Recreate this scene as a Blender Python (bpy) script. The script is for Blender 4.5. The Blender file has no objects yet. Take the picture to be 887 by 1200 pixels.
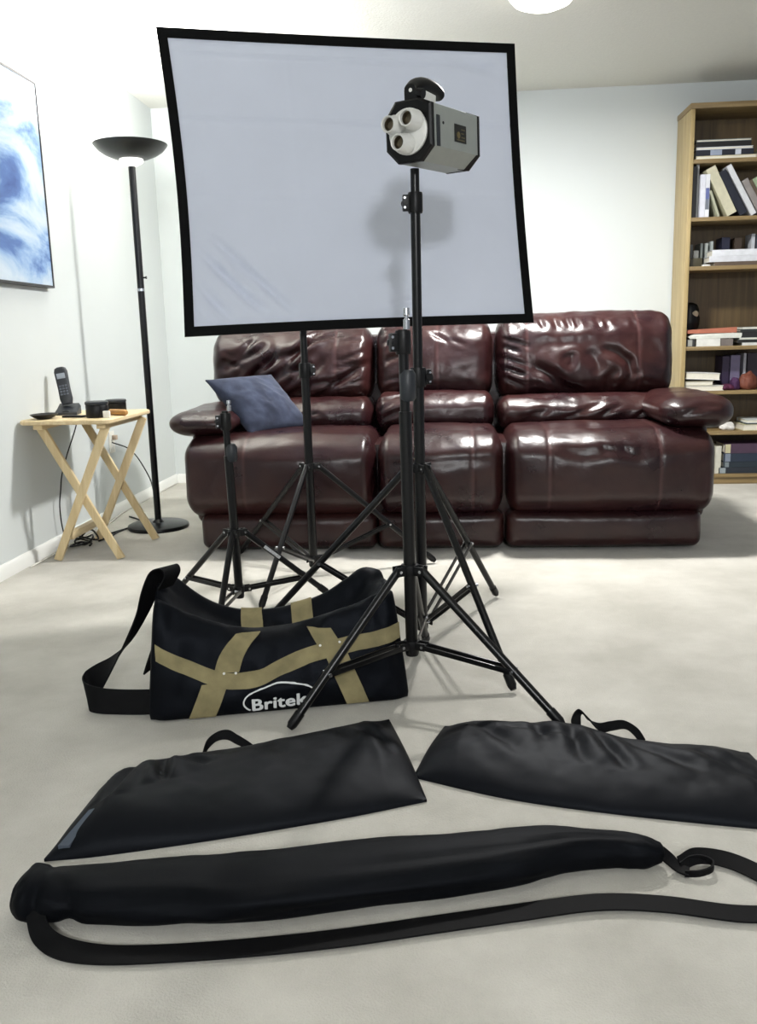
import bpy, bmesh, math, random
import numpy as np
from mathutils import Vector, Matrix, noise
from mathutils.bvhtree import BVHTree

random.seed(7)
rng = np.random.default_rng(11)
SC = bpy.context.scene
COL = SC.collection
PI = math.pi


# ------------------------------------------------------------------ materials
def lin(c):
    def f(v):
        v /= 255.0
        return v / 12.92 if v <= 0.04045 else ((v + 0.055) / 1.055) ** 2.4
    return (f(c[0]), f(c[1]), f(c[2]), 1.0)


def mat(name, rgb, rough=0.6, metal=0.0, var=0.0, var_scale=8.0, bump=0.0, bump_scale=200.0, spec=0.5,
        coat=0.0, sheen=0.0, emit=None, emit_s=0.0, rgb2=None):
    m = bpy.data.materials.new(name)
    m.use_nodes = True
    nt = m.node_tree
    b = nt.nodes['Principled BSDF']
    c = lin(rgb)
    b.inputs['Base Color'].default_value = c
    b.inputs['Roughness'].default_value = rough
    b.inputs['Metallic'].default_value = metal
    b.inputs['Specular IOR Level'].default_value = spec
    b.inputs['Coat Weight'].default_value = coat
    b.inputs['Sheen Weight'].default_value = sheen
    tc = nt.nodes.new('ShaderNodeTexCoord')
    if var > 0 or rgb2:
        n = nt.nodes.new('ShaderNodeTexNoise')
        n.inputs['Scale'].default_value = var_scale
        n.inputs['Detail'].default_value = 5
        nt.links.new(tc.outputs['Object'], n.inputs['Vector'])
        r = nt.nodes.new('ShaderNodeValToRGB')
        r.color_ramp.elements[0].position = 0.3
        r.color_ramp.elements[1].position = 0.7
        if rgb2:
            r.color_ramp.elements[0].color = c
            r.color_ramp.elements[1].color = lin(rgb2)
        else:
            r.color_ramp.elements[0].color = tuple(v * (1 - var) for v in c[:3]) + (1,)
            r.color_ramp.elements[1].color = tuple(min(1, v * (1 + var)) for v in c[:3]) + (1,)
        nt.links.new(n.outputs['Fac'], r.inputs['Fac'])
        nt.links.new(r.outputs['Color'], b.inputs['Base Color'])
    if bump > 0:
        n2 = nt.nodes.new('ShaderNodeTexNoise')
        n2.inputs['Scale'].default_value = bump_scale
        n2.inputs['Detail'].default_value = 3
        nt.links.new(tc.outputs['Object'], n2.inputs['Vector'])
        bp = nt.nodes.new('ShaderNodeBump')
        bp.inputs['Strength'].default_value = bump
        bp.inputs['Distance'].default_value = 0.004
        nt.links.new(n2.outputs['Fac'], bp.inputs['Height'])
        nt.links.new(bp.outputs['Normal'], b.inputs['Normal'])
    if emit:
        b.inputs['Emission Color'].default_value = lin(emit)
        b.inputs['Emission Strength'].default_value = emit_s
    return m


M = {}
M['wall'] = mat('wall_paint', (206, 211, 211), 0.9, var=0.015, var_scale=1.5, bump=0.05, bump_scale=120, spec=0.2)
M['ceil'] = mat('ceiling_paint', (216, 216, 209), 0.95, var=0.02, var_scale=60, bump=0.35, bump_scale=90, spec=0.1)
M['trim'] = mat('white_trim', (232, 233, 230), 0.5, var=0.01)
M['black_metal'] = mat('black_painted_metal', (7, 7, 9), 0.3, 0.0, var=0.15, var_scale=20, spec=0.35)
M['black_plastic'] = mat('black_plastic', (9, 9, 11), 0.42, spec=0.3, var=0.15, var_scale=30)
M['grey_plastic'] = mat('dark_grey_plastic', (34, 38, 44), 0.45, var=0.1, var_scale=30)
M['bowl'] = mat('bowl_metal', (44, 46, 44), 0.35, 0.3, var=0.1, var_scale=10)
M['steel'] = mat('bright_steel', (190, 192, 196), 0.25, 1.0, var=0.05, var_scale=40)
M['silver'] = mat('silver_housing', (168, 173, 168), 0.42, 0.35, var=0.04, var_scale=25, bump=0.05, bump_scale=300)
M['white_plastic'] = mat('white_plastic', (224, 224, 220), 0.35, var=0.02, var_scale=20)
M['socket_metal'] = mat('socket_metal', (120, 112, 96), 0.3, 0.9, var=0.1, var_scale=40)
M['nylon'] = mat('black_nylon', (7, 8, 11), 0.6, var=0.35, var_scale=14, bump=0.12, bump_scale=700, spec=0.09, sheen=0.0)
M['nylon_blue'] = mat('blue_black_nylon', (9, 10, 14), 0.56, var=0.3, var_scale=7, bump=0.10, bump_scale=700, spec=0.13, sheen=0.0)
M['nylon_blue'].node_tree.nodes['Principled BSDF'].inputs['Specular Tint'].default_value = (0.8, 0.87, 1.0, 1)
M['nylon_dark'] = mat('duffel_nylon', (4, 5, 8), 0.55, var=0.35, var_scale=9, bump=0.12, bump_scale=700, spec=0.14)
M['nylon_dark'].node_tree.nodes['Principled BSDF'].inputs['Specular Tint'].default_value = (0.75, 0.82, 1.0, 1)
M['nylon'].node_tree.nodes['Principled BSDF'].inputs['Specular Tint'].default_value = (0.82, 0.88, 1.0, 1)
M['binding'] = mat('black_binding', (6, 7, 8), 0.75, spec=0.15, var=0.3, var_scale=30, bump=0.15, bump_scale=600)
M['web_black'] = mat('black_webbing', (6, 6, 8), 0.7, spec=0.15, var=0.25, var_scale=60, bump=0.2, bump_scale=900)
M['web_tan'] = mat('tan_webbing', (140, 130, 96), 0.85, var=0.18, var_scale=25, bump=0.3, bump_scale=700, spec=0.2)
M['logo'] = mat('white_print', (226, 228, 228), 0.6, var=0.02)
M['denim'] = mat('blue_denim', (58, 63, 79), 0.95, var=0.3, var_scale=14, bump=0.25, bump_scale=350, spec=0.1, sheen=0.1)
M['pine'] = mat('pale_pine', (214, 190, 146), 0.5, var=0.08, var_scale=12)
M['outlet'] = mat('outlet_plastic', (222, 220, 212), 0.4, var=0.02)
M['amber'] = mat('light_brown_wood', (186, 138, 80), 0.45, var=0.1, var_scale=40)
M['glass_lit'] = mat('lit_opal_glass', (255, 252, 240), 0.3, var=0.01, emit=(255, 250, 236), emit_s=7.0)


def leather(name, rgb):
    m = mat(name, rgb, 0.3, spec=0.42)
    nt = m.node_tree
    b = nt.nodes['Principled BSDF']
    tc = nt.nodes.new('ShaderNodeTexCoord')
    n = nt.nodes.new('ShaderNodeTexNoise'); n.inputs['Scale'].default_value = 5; n.inputs['Detail'].default_value = 6
    nt.links.new(tc.outputs['Object'], n.inputs['Vector'])
    r = nt.nodes.new('ShaderNodeValToRGB')
    r.color_ramp.elements[0].position = 0.3; r.color_ramp.elements[1].position = 0.72
    r.color_ramp.elements[0].color = lin((32, 14, 19)); r.color_ramp.elements[1].color = lin((51, 26, 24))
    nt.links.new(n.outputs['Fac'], r.inputs['Fac'])
    at = nt.nodes.new('ShaderNodeAttribute'); at.attribute_name = 'seam'
    mx = nt.nodes.new('ShaderNodeMix'); mx.data_type = 'RGBA'
    mx.inputs[7].default_value = lin((84, 56, 56))
    nt.links.new(r.outputs['Color'], mx.inputs[6]); nt.links.new(at.outputs['Fac'], mx.inputs[0])
    nt.links.new(mx.outputs[2], b.inputs['Base Color'])
    rr = nt.nodes.new('ShaderNodeMapRange')
    rr.inputs['To Min'].default_value = 0.22; rr.inputs['To Max'].default_value = 0.36
    nt.links.new(n.outputs['Fac'], rr.inputs['Value']); nt.links.new(rr.outputs['Result'], b.inputs['Roughness'])
    v = nt.nodes.new('ShaderNodeTexVoronoi'); v.inputs['Scale'].default_value = 260
    nt.links.new(tc.outputs['Object'], v.inputs['Vector'])
    n3 = nt.nodes.new('ShaderNodeTexNoise'); n3.inputs['Scale'].default_value = 18; n3.inputs['Detail'].default_value = 3
    nt.links.new(tc.outputs['Object'], n3.inputs['Vector'])
    ad = nt.nodes.new('ShaderNodeMath'); ad.operation = 'MULTIPLY_ADD'; ad.inputs[1].default_value = 0.12
    nt.links.new(v.outputs['Distance'], ad.inputs[0]); nt.links.new(n3.outputs['Fac'], ad.inputs[2])
    bp = nt.nodes.new('ShaderNodeBump'); bp.inputs['Strength'].default_value = 0.22; bp.inputs['Distance'].default_value = 0.01
    nt.links.new(ad.outputs[0], bp.inputs['Height']); nt.links.new(bp.outputs['Normal'], b.inputs['Normal'])
    return m


M['leather'] = leather('burgundy_leather', (70, 34, 36))


def carpet():
    m = mat('beige_carpet', (200, 195, 184), 0.97, spec=0.1, sheen=0.15)
    nt = m.node_tree
    b = nt.nodes['Principled BSDF']
    tc = nt.nodes.new('ShaderNodeTexCoord')
    n = nt.nodes.new('ShaderNodeTexNoise'); n.inputs['Scale'].default_value = 2.6; n.inputs['Detail'].default_value = 8; n.inputs['Roughness'].default_value = 0.62
    nt.links.new(tc.outputs['Object'], n.inputs['Vector'])
    r = nt.nodes.new('ShaderNodeValToRGB')
    r.color_ramp.elements[0].position = 0.35; r.color_ramp.elements[1].position = 0.68
    r.color_ramp.elements[0].color = lin((178, 173, 160)); r.color_ramp.elements[1].color = lin((204, 199, 187))
    nt.links.new(n.outputs['Fac'], r.inputs['Fac'])
    n2 = nt.nodes.new('ShaderNodeTexNoise'); n2.inputs['Scale'].default_value = 240; n2.inputs['Detail'].default_value = 4
    nt.links.new(tc.outputs['Object'], n2.inputs['Vector'])
    mx = nt.nodes.new('ShaderNodeMix'); mx.data_type = 'RGBA'; mx.blend_type = 'MULTIPLY'
    mx.inputs[0].default_value = 0.28
    nt.links.new(r.outputs['Color'], mx.inputs[6]); nt.links.new(n2.outputs['Color'], mx.inputs[7])
    sat = nt.nodes.new('ShaderNodeMix'); sat.data_type = 'RGBA'; sat.inputs[0].default_value = 0.35
    nt.links.new(r.outputs['Color'], sat.inputs[6])
    bw = nt.nodes.new('ShaderNodeRGBToBW'); nt.links.new(mx.outputs[2], bw.inputs[0])
    nt.links.new(bw.outputs[0], sat.inputs[7]); nt.links.new(sat.outputs[2], b.inputs['Base Color'])
    n4 = nt.nodes.new('ShaderNodeTexNoise'); n4.inputs['Scale'].default_value = 9; n4.inputs['Detail'].default_value = 5
    nt.links.new(tc.outputs['Object'], n4.inputs['Vector'])
    ad = nt.nodes.new('ShaderNodeMath'); ad.operation = 'MULTIPLY_ADD'; ad.inputs[1].default_value = 0.35
    nt.links.new(n2.outputs['Fac'], ad.inputs[0]); nt.links.new(n4.outputs['Fac'], ad.inputs[2])
    bp = nt.nodes.new('ShaderNodeBump'); bp.inputs['Strength'].default_value = 0.35; bp.inputs['Distance'].default_value = 0.02
    nt.links.new(ad.outputs[0], bp.inputs['Height']); nt.links.new(bp.outputs['Normal'], b.inputs['Normal'])
    return m


M['carpet'] = carpet()


def oak(name, a, c, axis=2):
    m = mat(name, a, 0.45)
    nt = m.node_tree
    b = nt.nodes['Principled BSDF']
    tc = nt.nodes.new('ShaderNodeTexCoord')
    mp = nt.nodes.new('ShaderNodeMapping')
    s = [26, 26, 26]; s[axis] = 1.6
    mp.inputs['Scale'].default_value = s
    nt.links.new(tc.outputs['Object'], mp.inputs['Vector'])
    n = nt.nodes.new('ShaderNodeTexNoise'); n.inputs['Scale'].default_value = 1.6; n.inputs['Detail'].default_value = 8; n.inputs['Distortion'].default_value = 0.6
    nt.links.new(mp.outputs[0], n.inputs['Vector'])
    r = nt.nodes.new('ShaderNodeValToRGB')
    r.color_ramp.elements[0].position = 0.32; r.color_ramp.elements[1].position = 0.68
    r.color_ramp.elements[0].color = lin(a); r.color_ramp.elements[1].color = lin(c)
    nt.links.new(n.outputs['Fac'], r.inputs['Fac']); nt.links.new(r.outputs['Color'], b.inputs['Base Color'])
    bp = nt.nodes.new('ShaderNodeBump'); bp.inputs['Strength'].default_value = 0.1; bp.inputs['Distance'].default_value = 0.003
    nt.links.new(n.outputs['Fac'], bp.inputs['Height']); nt.links.new(bp.outputs['Normal'], b.inputs['Normal'])
    return m


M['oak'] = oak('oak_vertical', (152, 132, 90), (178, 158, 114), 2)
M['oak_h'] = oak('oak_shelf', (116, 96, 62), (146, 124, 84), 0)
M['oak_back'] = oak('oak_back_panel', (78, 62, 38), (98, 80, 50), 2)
M['pine'] = oak('pine_tray', (206, 182, 138), (226, 206, 164), 2)
M['pine_top'] = oak('pine_tray_top', (208, 184, 140), (228, 208, 168), 1)


def screen_cloth():
    m = mat('white_screen_cloth', (222, 228, 244), 0.85, var=0.02, var_scale=4, bump=0.06, bump_scale=900, spec=0.15)
    return m


M['screen'] = screen_cloth()


def painting_mat():
    m = mat('cloud_painting', (200, 215, 235), 0.55)
    nt = m.node_tree
    b = nt.nodes['Principled BSDF']
    tc = nt.nodes.new('ShaderNodeTexCoord')
    mp = nt.nodes.new('ShaderNodeMapping'); mp.inputs['Scale'].default_value = (1, 0.6, 1.2); mp.inputs['Location'].default_value = (0.3, 1.57, 0.62)
    nt.links.new(tc.outputs['Object'], mp.inputs['Vector'])
    n = nt.nodes.new('ShaderNodeTexNoise'); n.inputs['Scale'].default_value = 3.3; n.inputs['Detail'].default_value = 9
    n.inputs['Roughness'].default_value = 0.58; n.inputs['Distortion'].default_value = 0.5
    nt.links.new(mp.outputs[0], n.inputs['Vector'])
    # lighter toward the top of the canvas (z up), deep blue in the lower half
    sp = nt.nodes.new('ShaderNodeSeparateXYZ'); nt.links.new(tc.outputs['Object'], sp.inputs[0])
    mr = nt.nodes.new('ShaderNodeMapRange'); mr.inputs['From Min'].default_value = -0.1; mr.inputs['From Max'].default_value = 0.45
    mr.inputs['To Min'].default_value = -0.015; mr.inputs['To Max'].default_value = 0.085
    nt.links.new(sp.outputs['Z'], mr.inputs['Value'])
    mb = nt.nodes.new('ShaderNodeMapRange'); mb.inputs['From Min'].default_value = -0.43; mb.inputs['From Max'].default_value = -0.27
    mb.inputs['To Min'].default_value = 0.12; mb.inputs['To Max'].default_value = 0.0
    nt.links.new(sp.outputs['Z'], mb.inputs['Value'])
    ad = nt.nodes.new('ShaderNodeMath'); ad.operation = 'ADD'
    nt.links.new(n.outputs['Fac'], ad.inputs[0]); nt.links.new(mr.outputs[0], ad.inputs[1])
    ad2 = nt.nodes.new('ShaderNodeMath'); ad2.operation = 'ADD'
    nt.links.new(ad.outputs[0], ad2.inputs[0]); nt.links.new(mb.outputs[0], ad2.inputs[1])
    r = nt.nodes.new('ShaderNodeValToRGB')
    e = r.color_ramp.elements
    e[0].position = 0.34; e[0].color = lin((44, 70, 128))
    e[1].position = 0.72; e[1].color = lin((206, 214, 222))
    for p, c in ((0.42, (72, 104, 160)), (0.47, (122, 152, 194)), (0.52, (160, 182, 206)), (0.57, (182, 196, 210)), (0.63, (196, 206, 216))):
        k = e.new(p); k.color = lin(c)
    nt.links.new(ad2.outputs[0], r.inputs['Fac']); nt.links.new(r.outputs['Color'], b.inputs['Base Color'])
    return m


M['painting'] = painting_mat()


# ------------------------------------------------------------------ mesh helpers
class MB:
    def __init__(s):
        s.v = []; s.f = []

    def add(s, verts, faces):
        o = len(s.v)
        s.v += [tuple(map(float, p)) for p in verts]
        s.f += [tuple(i + o for i in f) for f in faces]
        return s

    def box(s, x0, x1, y0, y1, z0, z1, bev=0.0, mtx=None):
        bm = bmesh.new()
        bmesh.ops.create_cube(bm, size=1)
        for v in bm.verts:
            v.co = Vector(((x0 + x1) / 2 + v.co.x * (x1 - x0), (y0 + y1) / 2 + v.co.y * (y1 - y0), (z0 + z1) / 2 + v.co.z * (z1 - z0)))
        if bev > 0:
            bmesh.ops.bevel(bm, geom=bm.edges[:], offset=bev, segments=2, affect='EDGES', profile=0.6)
        if mtx is not None:
            bmesh.ops.transform(bm, matrix=mtx, verts=bm.verts)
        s.bm(bm)
        return s

    def bm(s, bm):
        bm.verts.index_update()
        s.add([v.co[:] for v in bm.verts], [[v.index for v in f.verts] for f in bm.faces])
        bm.free()

    def loft(s, rings, cap=True, closed=True):
        n = len(rings[0])
        o = len(s.v)
        for r in rings:
            s.v += [tuple(map(float, p)) for p in r]
        m = n if closed else n - 1
        for i in range(len(rings) - 1):
            for j in range(m):
                k = (j + 1) % n
                s.f.append((o + i * n + j, o + i * n + k, o + (i + 1) * n + k, o + (i + 1) * n + j))
        if cap and closed:
            s.f.append(tuple(o + j for j in reversed(range(n))))
            s.f.append(tuple(o + (len(rings) - 1) * n + j for j in range(n)))
        return s

    def tube(s, pts, r, n=14, cap=True):
        pts = [Vector(p) for p in pts]
        rs = r if isinstance(r, (list, tuple)) else [r] * len(pts)
        rings = []
        up = None
        for i, p in enumerate(pts):
            t = (pts[min(i + 1, len(pts) - 1)] - pts[max(i - 1, 0)]).normalized()
            if up is None:
                up = Vector((0, 0, 1)) if abs(t.z) < 0.9 else Vector((1, 0, 0))
            a = (up - t * up.dot(t)).normalized()
            up = a
            b = t.cross(a)
            rings.append([p + (a * math.cos(2 * PI * k / n) + b * math.sin(2 * PI * k / n)) * rs[i] for k in range(n)])
        return s.loft(rings, cap)

    def lathe(s, prof, n=40, c=(0, 0, 0), cap=True):
        rings = [[(c[0] + r * math.cos(2 * PI * k / n), c[1] + r * math.sin(2 * PI * k / n), c[2] + z) for k in range(n)] for r, z in prof]
        return s.loft(rings, cap)

    def bar(s, a, b, w, h, up=(0, 0, 1), bev=0.0):
        """rectangular bar from a to b, w across (sideways), h along up"""
        a, b = Vector(a), Vector(b)
        t = (b - a).normalized()
        side = t.cross(Vector(up)).normalized()
        u = side.cross(t)
        m = Matrix((side, t, u)).transposed().to_4x4()
        m.translation = (a + b) / 2
        L = (b - a).length
        return s.box(-w / 2, w / 2, -L / 2, L / 2, -h / 2, h / 2, bev, m)

    def ribbon(s, pts, sides, th=0.003):
        """flat strap: centre points, half-width vectors"""
        rings = []
        n = len(pts)
        for i in range(n):
            p = Vector(pts[i]); w = Vector(sides[i])
            t = (Vector(pts[min(i + 1, n - 1)]) - Vector(pts[max(i - 1, 0)])).normalized()
            nn = w.cross(t).normalized() * th / 2
            rings.append([p - w - nn, p + w - nn, p + w + nn, p - w + nn])
        return s.loft(rings)

    def obj(s, name, m, parent=None, smooth=40, loc=None):
        me = bpy.data.meshes.new(name)
        me.from_pydata(s.v, [], s.f)
        bm = bmesh.new(); bm.from_mesh(me)
        bmesh.ops.recalc_face_normals(bm, faces=bm.faces)
        bm.to_mesh(me); bm.free()
        if smooth:
            for p in me.polygons:
                p.use_smooth = True
            if smooth < 180:
                me.set_sharp_from_angle(angle=math.radians(smooth))
        me.materials.append(m)
        o = bpy.data.objects.new(name, me)
        COL.objects.link(o)
        if parent:
            o.parent = parent
        if loc:
            o.location = loc
        return o


def thing(name, label, cat, loc=(0, 0, 0), rz=0.0, group=None):
    o = bpy.data.objects.new(name, None)
    o.empty_display_size = 0.1
    COL.objects.link(o)
    o.location = loc
    o.rotation_euler = (0, 0, rz)
    tag(o, label, cat, group)
    return o


def tag(o, label, cat, group=None):
    o['label'] = label; o['category'] = cat
    if group:
        o['group'] = group
    return o


def struct(o):
    o['kind'] = 'structure'
    return o


def spline(pts, n=8):
    """Catmull-Rom through points"""
    P = [np.array(p, float) for p in pts]
    P = [2 * P[0] - P[1]] + P + [2 * P[-1] - P[-2]]
    out = []
    for i in range(1, len(P) - 2):
        for k in range(n):
            t = k / n
            a, b, c, d = P[i - 1], P[i], P[i + 1], P[i + 2]
            out.append(0.5 * (2 * b + (c - a) * t + (2 * a - 5 * b + 4 * c - d) * t * t + (3 * b - a - 3 * c + d) * t ** 3))
    out.append(P[-2])
    return out


def fbm(x, y, z=0.0, s=1.0):
    return noise.fractal(Vector((x * s, y * s, z)), 1.0, 2.0, 3, noise_basis='PERLIN_ORIGINAL')


# ------------------------------------------------------------------ camera
CAM_H = 0.92
F_PX, PITCH, YAW, ROLL = 1042.0, math.radians(11.16), math.radians(4.75), math.radians(-1.48)
cam_d = bpy.data.cameras.new('camera')
cam = bpy.data.objects.new('camera', cam_d)
COL.objects.link(cam)
SC.camera = cam
cam_d.sensor_fit = 'VERTICAL'
cam_d.sensor_height = 36.0
cam_d.lens = F_PX / 1200.0 * 36.0
cam_d.clip_start = 0.05
c_, s_ = math.cos(YAW), math.sin(YAW)
fw = Vector((-s_ * math.cos(PITCH), c_ * math.cos(PITCH), -math.sin(PITCH)))
r0 = Vector((c_, s_, 0)); u0 = r0.cross(fw)
rr_ = r0 * math.cos(ROLL) + u0 * math.sin(ROLL)
uu_ = -r0 * math.sin(ROLL) + u0 * math.cos(ROLL)
mw = Matrix((rr_, uu_, -fw)).transposed().to_4x4()
mw.translation = (0, 0, CAM_H)
cam.matrix_world = mw

# ------------------------------------------------------------------ room
XL, XL2, YJ, YB, ZC = -1.80, -1.818, 4.42, 5.72, 2.33
XR, YF = 3.2, -3.6
b = MB(); b.box(XL2 - 0.12, XR, YF, YB + 0.12, -0.1, 0.0)
struct(b.obj('floor', M['carpet'], smooth=0))
b = MB(); b.box(XL2 - 0.12, XR, YF, YB + 0.12, ZC, ZC + 0.1)
struct(b.obj('ceiling', M['ceil'], smooth=0))
b = MB()
pl = [(XL, YF), (XL, YJ), (XL2, YJ + 0.015), (XL2, YB), (XL2 - 0.12, YB), (XL2 - 0.12, YF)]
b.loft([[(x, y, 0) for x, y in pl], [(x, y, ZC) for x, y in pl]])
struct(b.obj('wall_left', M['wall'], smooth=0))
b = MB(); b.box(XL2 - 0.12, XR, YB, YB + 0.12, 0, ZC)
struct(b.obj('wall_back', M['wall'], smooth=0))
prof = [(0, 0), (0.014, 0), (0.014, 0.04), (0.009, 0.052), (0.004, 0.06), (0, 0.06)]
b = MB()
rings = []
for (x, y, dx) in ((XL, YF, 1), (XL, YJ + 0.013, 1), (XL2, YJ + 0.016, 1), (XL2, YB, 1)):
    rings.append([(x + d * dx, y, z) for d, z in prof])
b.loft(rings)
struct(b.obj('baseboard_left', M['trim'], smooth=30))
b = MB()
b.loft([[(x, YB - d, z) for d, z in prof] for x in (XL2 + 0.014, 1.34)])
struct(b.obj('baseboard_back', M['trim'], smooth=30))

# ceiling light
t = thing('ceiling_light', 'round glowing flush ceiling light at the top edge of the picture', 'ceiling light', (0.40, 4.09, ZC))
b = MB(); b.lathe([(0.0001, 0), (0.15, 0), (0.155, -0.012), (0.15, -0.024), (0.0001, -0.024)], 40)
b.obj('base_plate', M['white_plastic'], t)
b = MB(); b.lathe([(0.142, -0.022), (0.138, -0.04), (0.118, -0.062), (0.08, -0.078), (0.04, -0.084), (0.0001, -0.086)], 40)
b.obj('glass_shade', M['glass_lit'], t)

# ------------------------------------------------------------------ painting
t = thing('painting', 'large blue and white abstract cloud painting hanging on the left wall', 'painting', (XL, 3.36, 1.6))
b = MB(); b.box(0.006, 0.03, -0.626, 0.626, -0.42, 0.42, 0.001)
b.obj('canvas', M['painting'], t, smooth=0)
b = MB()
for (y0, y1, z0, z1) in ((-0.635, 0.635, 0.42, 0.43), (-0.635, 0.635, -0.43, -0.42), (-0.635, -0.626, -0.43, 0.43), (0.626, 0.635, -0.43, 0.43)):
    b.box(0.0, 0.034, y0, y1, z0, z1, 0.001)
b.obj('frame', mat('dark_frame', (52, 50, 52), 0.4, 0.3, var=0.05), t, smooth=0)

# ------------------------------------------------------------------ floor lamp
lamp = t = thing('floor_lamp', 'tall black torchiere floor lamp glowing upward in the corner', 'floor lamp', (-1.475, 4.30, 0))
b = MB(); b.lathe([(0.0001, 0), (0.148, 0), (0.152, 0.006), (0.15, 0.018), (0.138, 0.024), (0.03, 0.03), (0.016, 0.045), (0.0001, 0.045)], 56)
b.obj('base', M['black_metal'], t)
b = MB(); b.tube([(0, 0, 0.03), (0, 0, 1.165)], 0.0165, 20)
b.obj('pole', M['black_metal'], t)
b = MB(); b.tube([(0, 0, 1.172), (0, 0, 1.735)], 0.0165, 20)
b.obj('pole', M['black_metal'], t)
b = MB(); b.tube([(0, 0, 1.162), (0, 0, 1.175)], 0.0175, 20)
b.obj('joint_ring', M['steel'], t)
b = MB(); b.tube([(0.012, -0.004, 1.225), (0.03, -0.006, 1.225)], 0.004, 10); b.tube([(0.03, -0.006, 1.225), (0.034, -0.006, 1.225)], 0.007, 10)
b.obj('switch_knob', M['black_plastic'], t)
b = MB(); b.lathe([(0.0001, 1.728), (0.022, 1.73), (0.035, 1.738), (0.052, 1.746), (0.056, 1.756), (0.053, 1.768), (0.0001, 1.768)], 36)
b.obj('socket_cup', mat('lit_cup', (240, 240, 236), 0.4, var=0.02, emit=(255, 252, 244), emit_s=0.9), t)
b = MB()
outer = [(0.05, 1.762), (0.085, 1.768), (0.12, 1.782), (0.148, 1.80), (0.166, 1.82), (0.171, 1.828)]
inner = [(0.165, 1.826), (0.144, 1.806), (0.117, 1.788), (0.083, 1.775), (0.05, 1.772)]
b.lathe(outer + inner, 56, cap=False)
b.obj('lamp_shade', M['bowl'], t, smooth=60)
b = MB(); b.lathe([(0.0001, 1.769), (0.028, 1.769), (0.034, 1.78), (0.03, 1.79), (0.018, 1.796), (0.0001, 1.799)], 24)
b.obj('bulb', mat('lit_bulb', (255, 255, 250), 0.3, var=0.01, emit=(255, 246, 228), emit_s=30), t)
b = MB(); b.tube(spline([(0.01, 0.015, 0.2), (-0.02, 0.035, 0.16), (-0.08, 0.14, 0.24), (-0.2, 0.25, 0.36), (-0.345, 0.34, 0.40)]), 0.0032, 8)
b.obj('power_cord', M['black_plastic'], t)

# ------------------------------------------------------------------ wall outlet
t = thing('wall_outlet', 'small white wall outlet low on the left wall behind the tray table', 'outlet', (XL2, 4.64, 0.40))
b = MB(); b.box(0, 0.006, -0.036, 0.036, -0.058, 0.058, 0.002)
b.obj('cover_plate', M['outlet'], t)
b = MB(); b.box(0.005, 0.009, -0.017, 0.017, 0.008, 0.04, 0.003); b.box(0.005, 0.009, -0.017, 0.017, -0.04, -0.008, 0.003)
b.obj('receptacle', M['white_plastic'], t)
b = MB(); b.box(0.0095, 0.034, -0.012, 0.012, 0.011, 0.037, 0.004)
o = b.obj('power_plug', mat('ivory_plug', (180, 160, 140), 0.5, var=0.03)); o.location = t.location
tag(o, 'small plug pushed into the wall outlet behind the tray table', 'plug')

# ------------------------------------------------------------------ tray table
t = thing('tray_table', 'folding pale pine tray table with crossed legs standing by the left wall', 'side table', (0, 0, 0))
TZ = 0.614
b = MB()
rng_pts = []
x0, x1, y0, y1, cr = -1.79, -1.395, 3.56, 4.09, 0.035
for cx, cy, a0 in ((x1 - cr, y0 + cr, -90), (x1 - cr, y1 - cr, 0), (x0 + cr, y1 - cr, 90), (x0 + cr, y0 + cr, 180)):
    for k in range(7):
        a = math.radians(a0 + 15 * k)
        rng_pts.append((cx + cr * math.cos(a), cy + cr * math.sin(a)))
def inset(p, d):
    mx, my = (x0 + x1) / 2, (y0 + y1) / 2
    return (p[0] + (mx - p[0]) / abs(mx - p[0] + 1e-9) * d * (abs(mx - p[0]) > .1), p[1] + (my - p[1]) / abs(my - p[1] + 1e-9) * d * (abs(my - p[1]) > .1))
b.loft([[(*inset(p, 0.004), TZ - 0.02) for p in rng_pts], [(*p, TZ - 0.016) for p in rng_pts], [(*p, TZ - 0.004) for p in rng_pts], [(*inset(p, 0.004), TZ) for p in rng_pts]])
b.obj('tabletop', M['pine_top'], t, smooth=30)
xa, xb = -1.735, -1.445
for yy, dy in ((3.645, 0.0), (4.02, 0.03)):
    for k, (xs, xe) in enumerate(((xb + dy, xa + 0.03 + dy), (xa + dy, xb + 0.015 + dy))):
        off = 0.011 if k else -0.011
        b = MB()
        A = Vector((xs, yy + off, TZ - 0.04)); B = Vector((xe, yy + off, 0.0))
        d = (B - A).normalized(); A2 = A - d * 0.01
        b.bar(A2, B + d * 0.0, 0.018, 0.036, (0, 0, 1), 0.003)
        for i, v in enumerate(b.v):
            if v[2] < 0.02:
                b.v[i] = (v[0], v[1], max(0.0, v[2]))
        b.obj('leg', M['pine'], t, smooth=30)
for xx in (xa + 0.012, xb - 0.004):
    b = MB(); b.box(xx - 0.02, xx + 0.02, 3.60, 4.05, TZ - 0.042, TZ - 0.0205, 0.002)
    b.obj('rail', M['pine_top'], t, smooth=30)
b = MB(); b.box(xa + 0.062, xa + 0.092, 3.665, 4.0, 0.085, 0.118, 0.003)
b.obj('stretcher', M['pine_top'], t, smooth=30)

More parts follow.
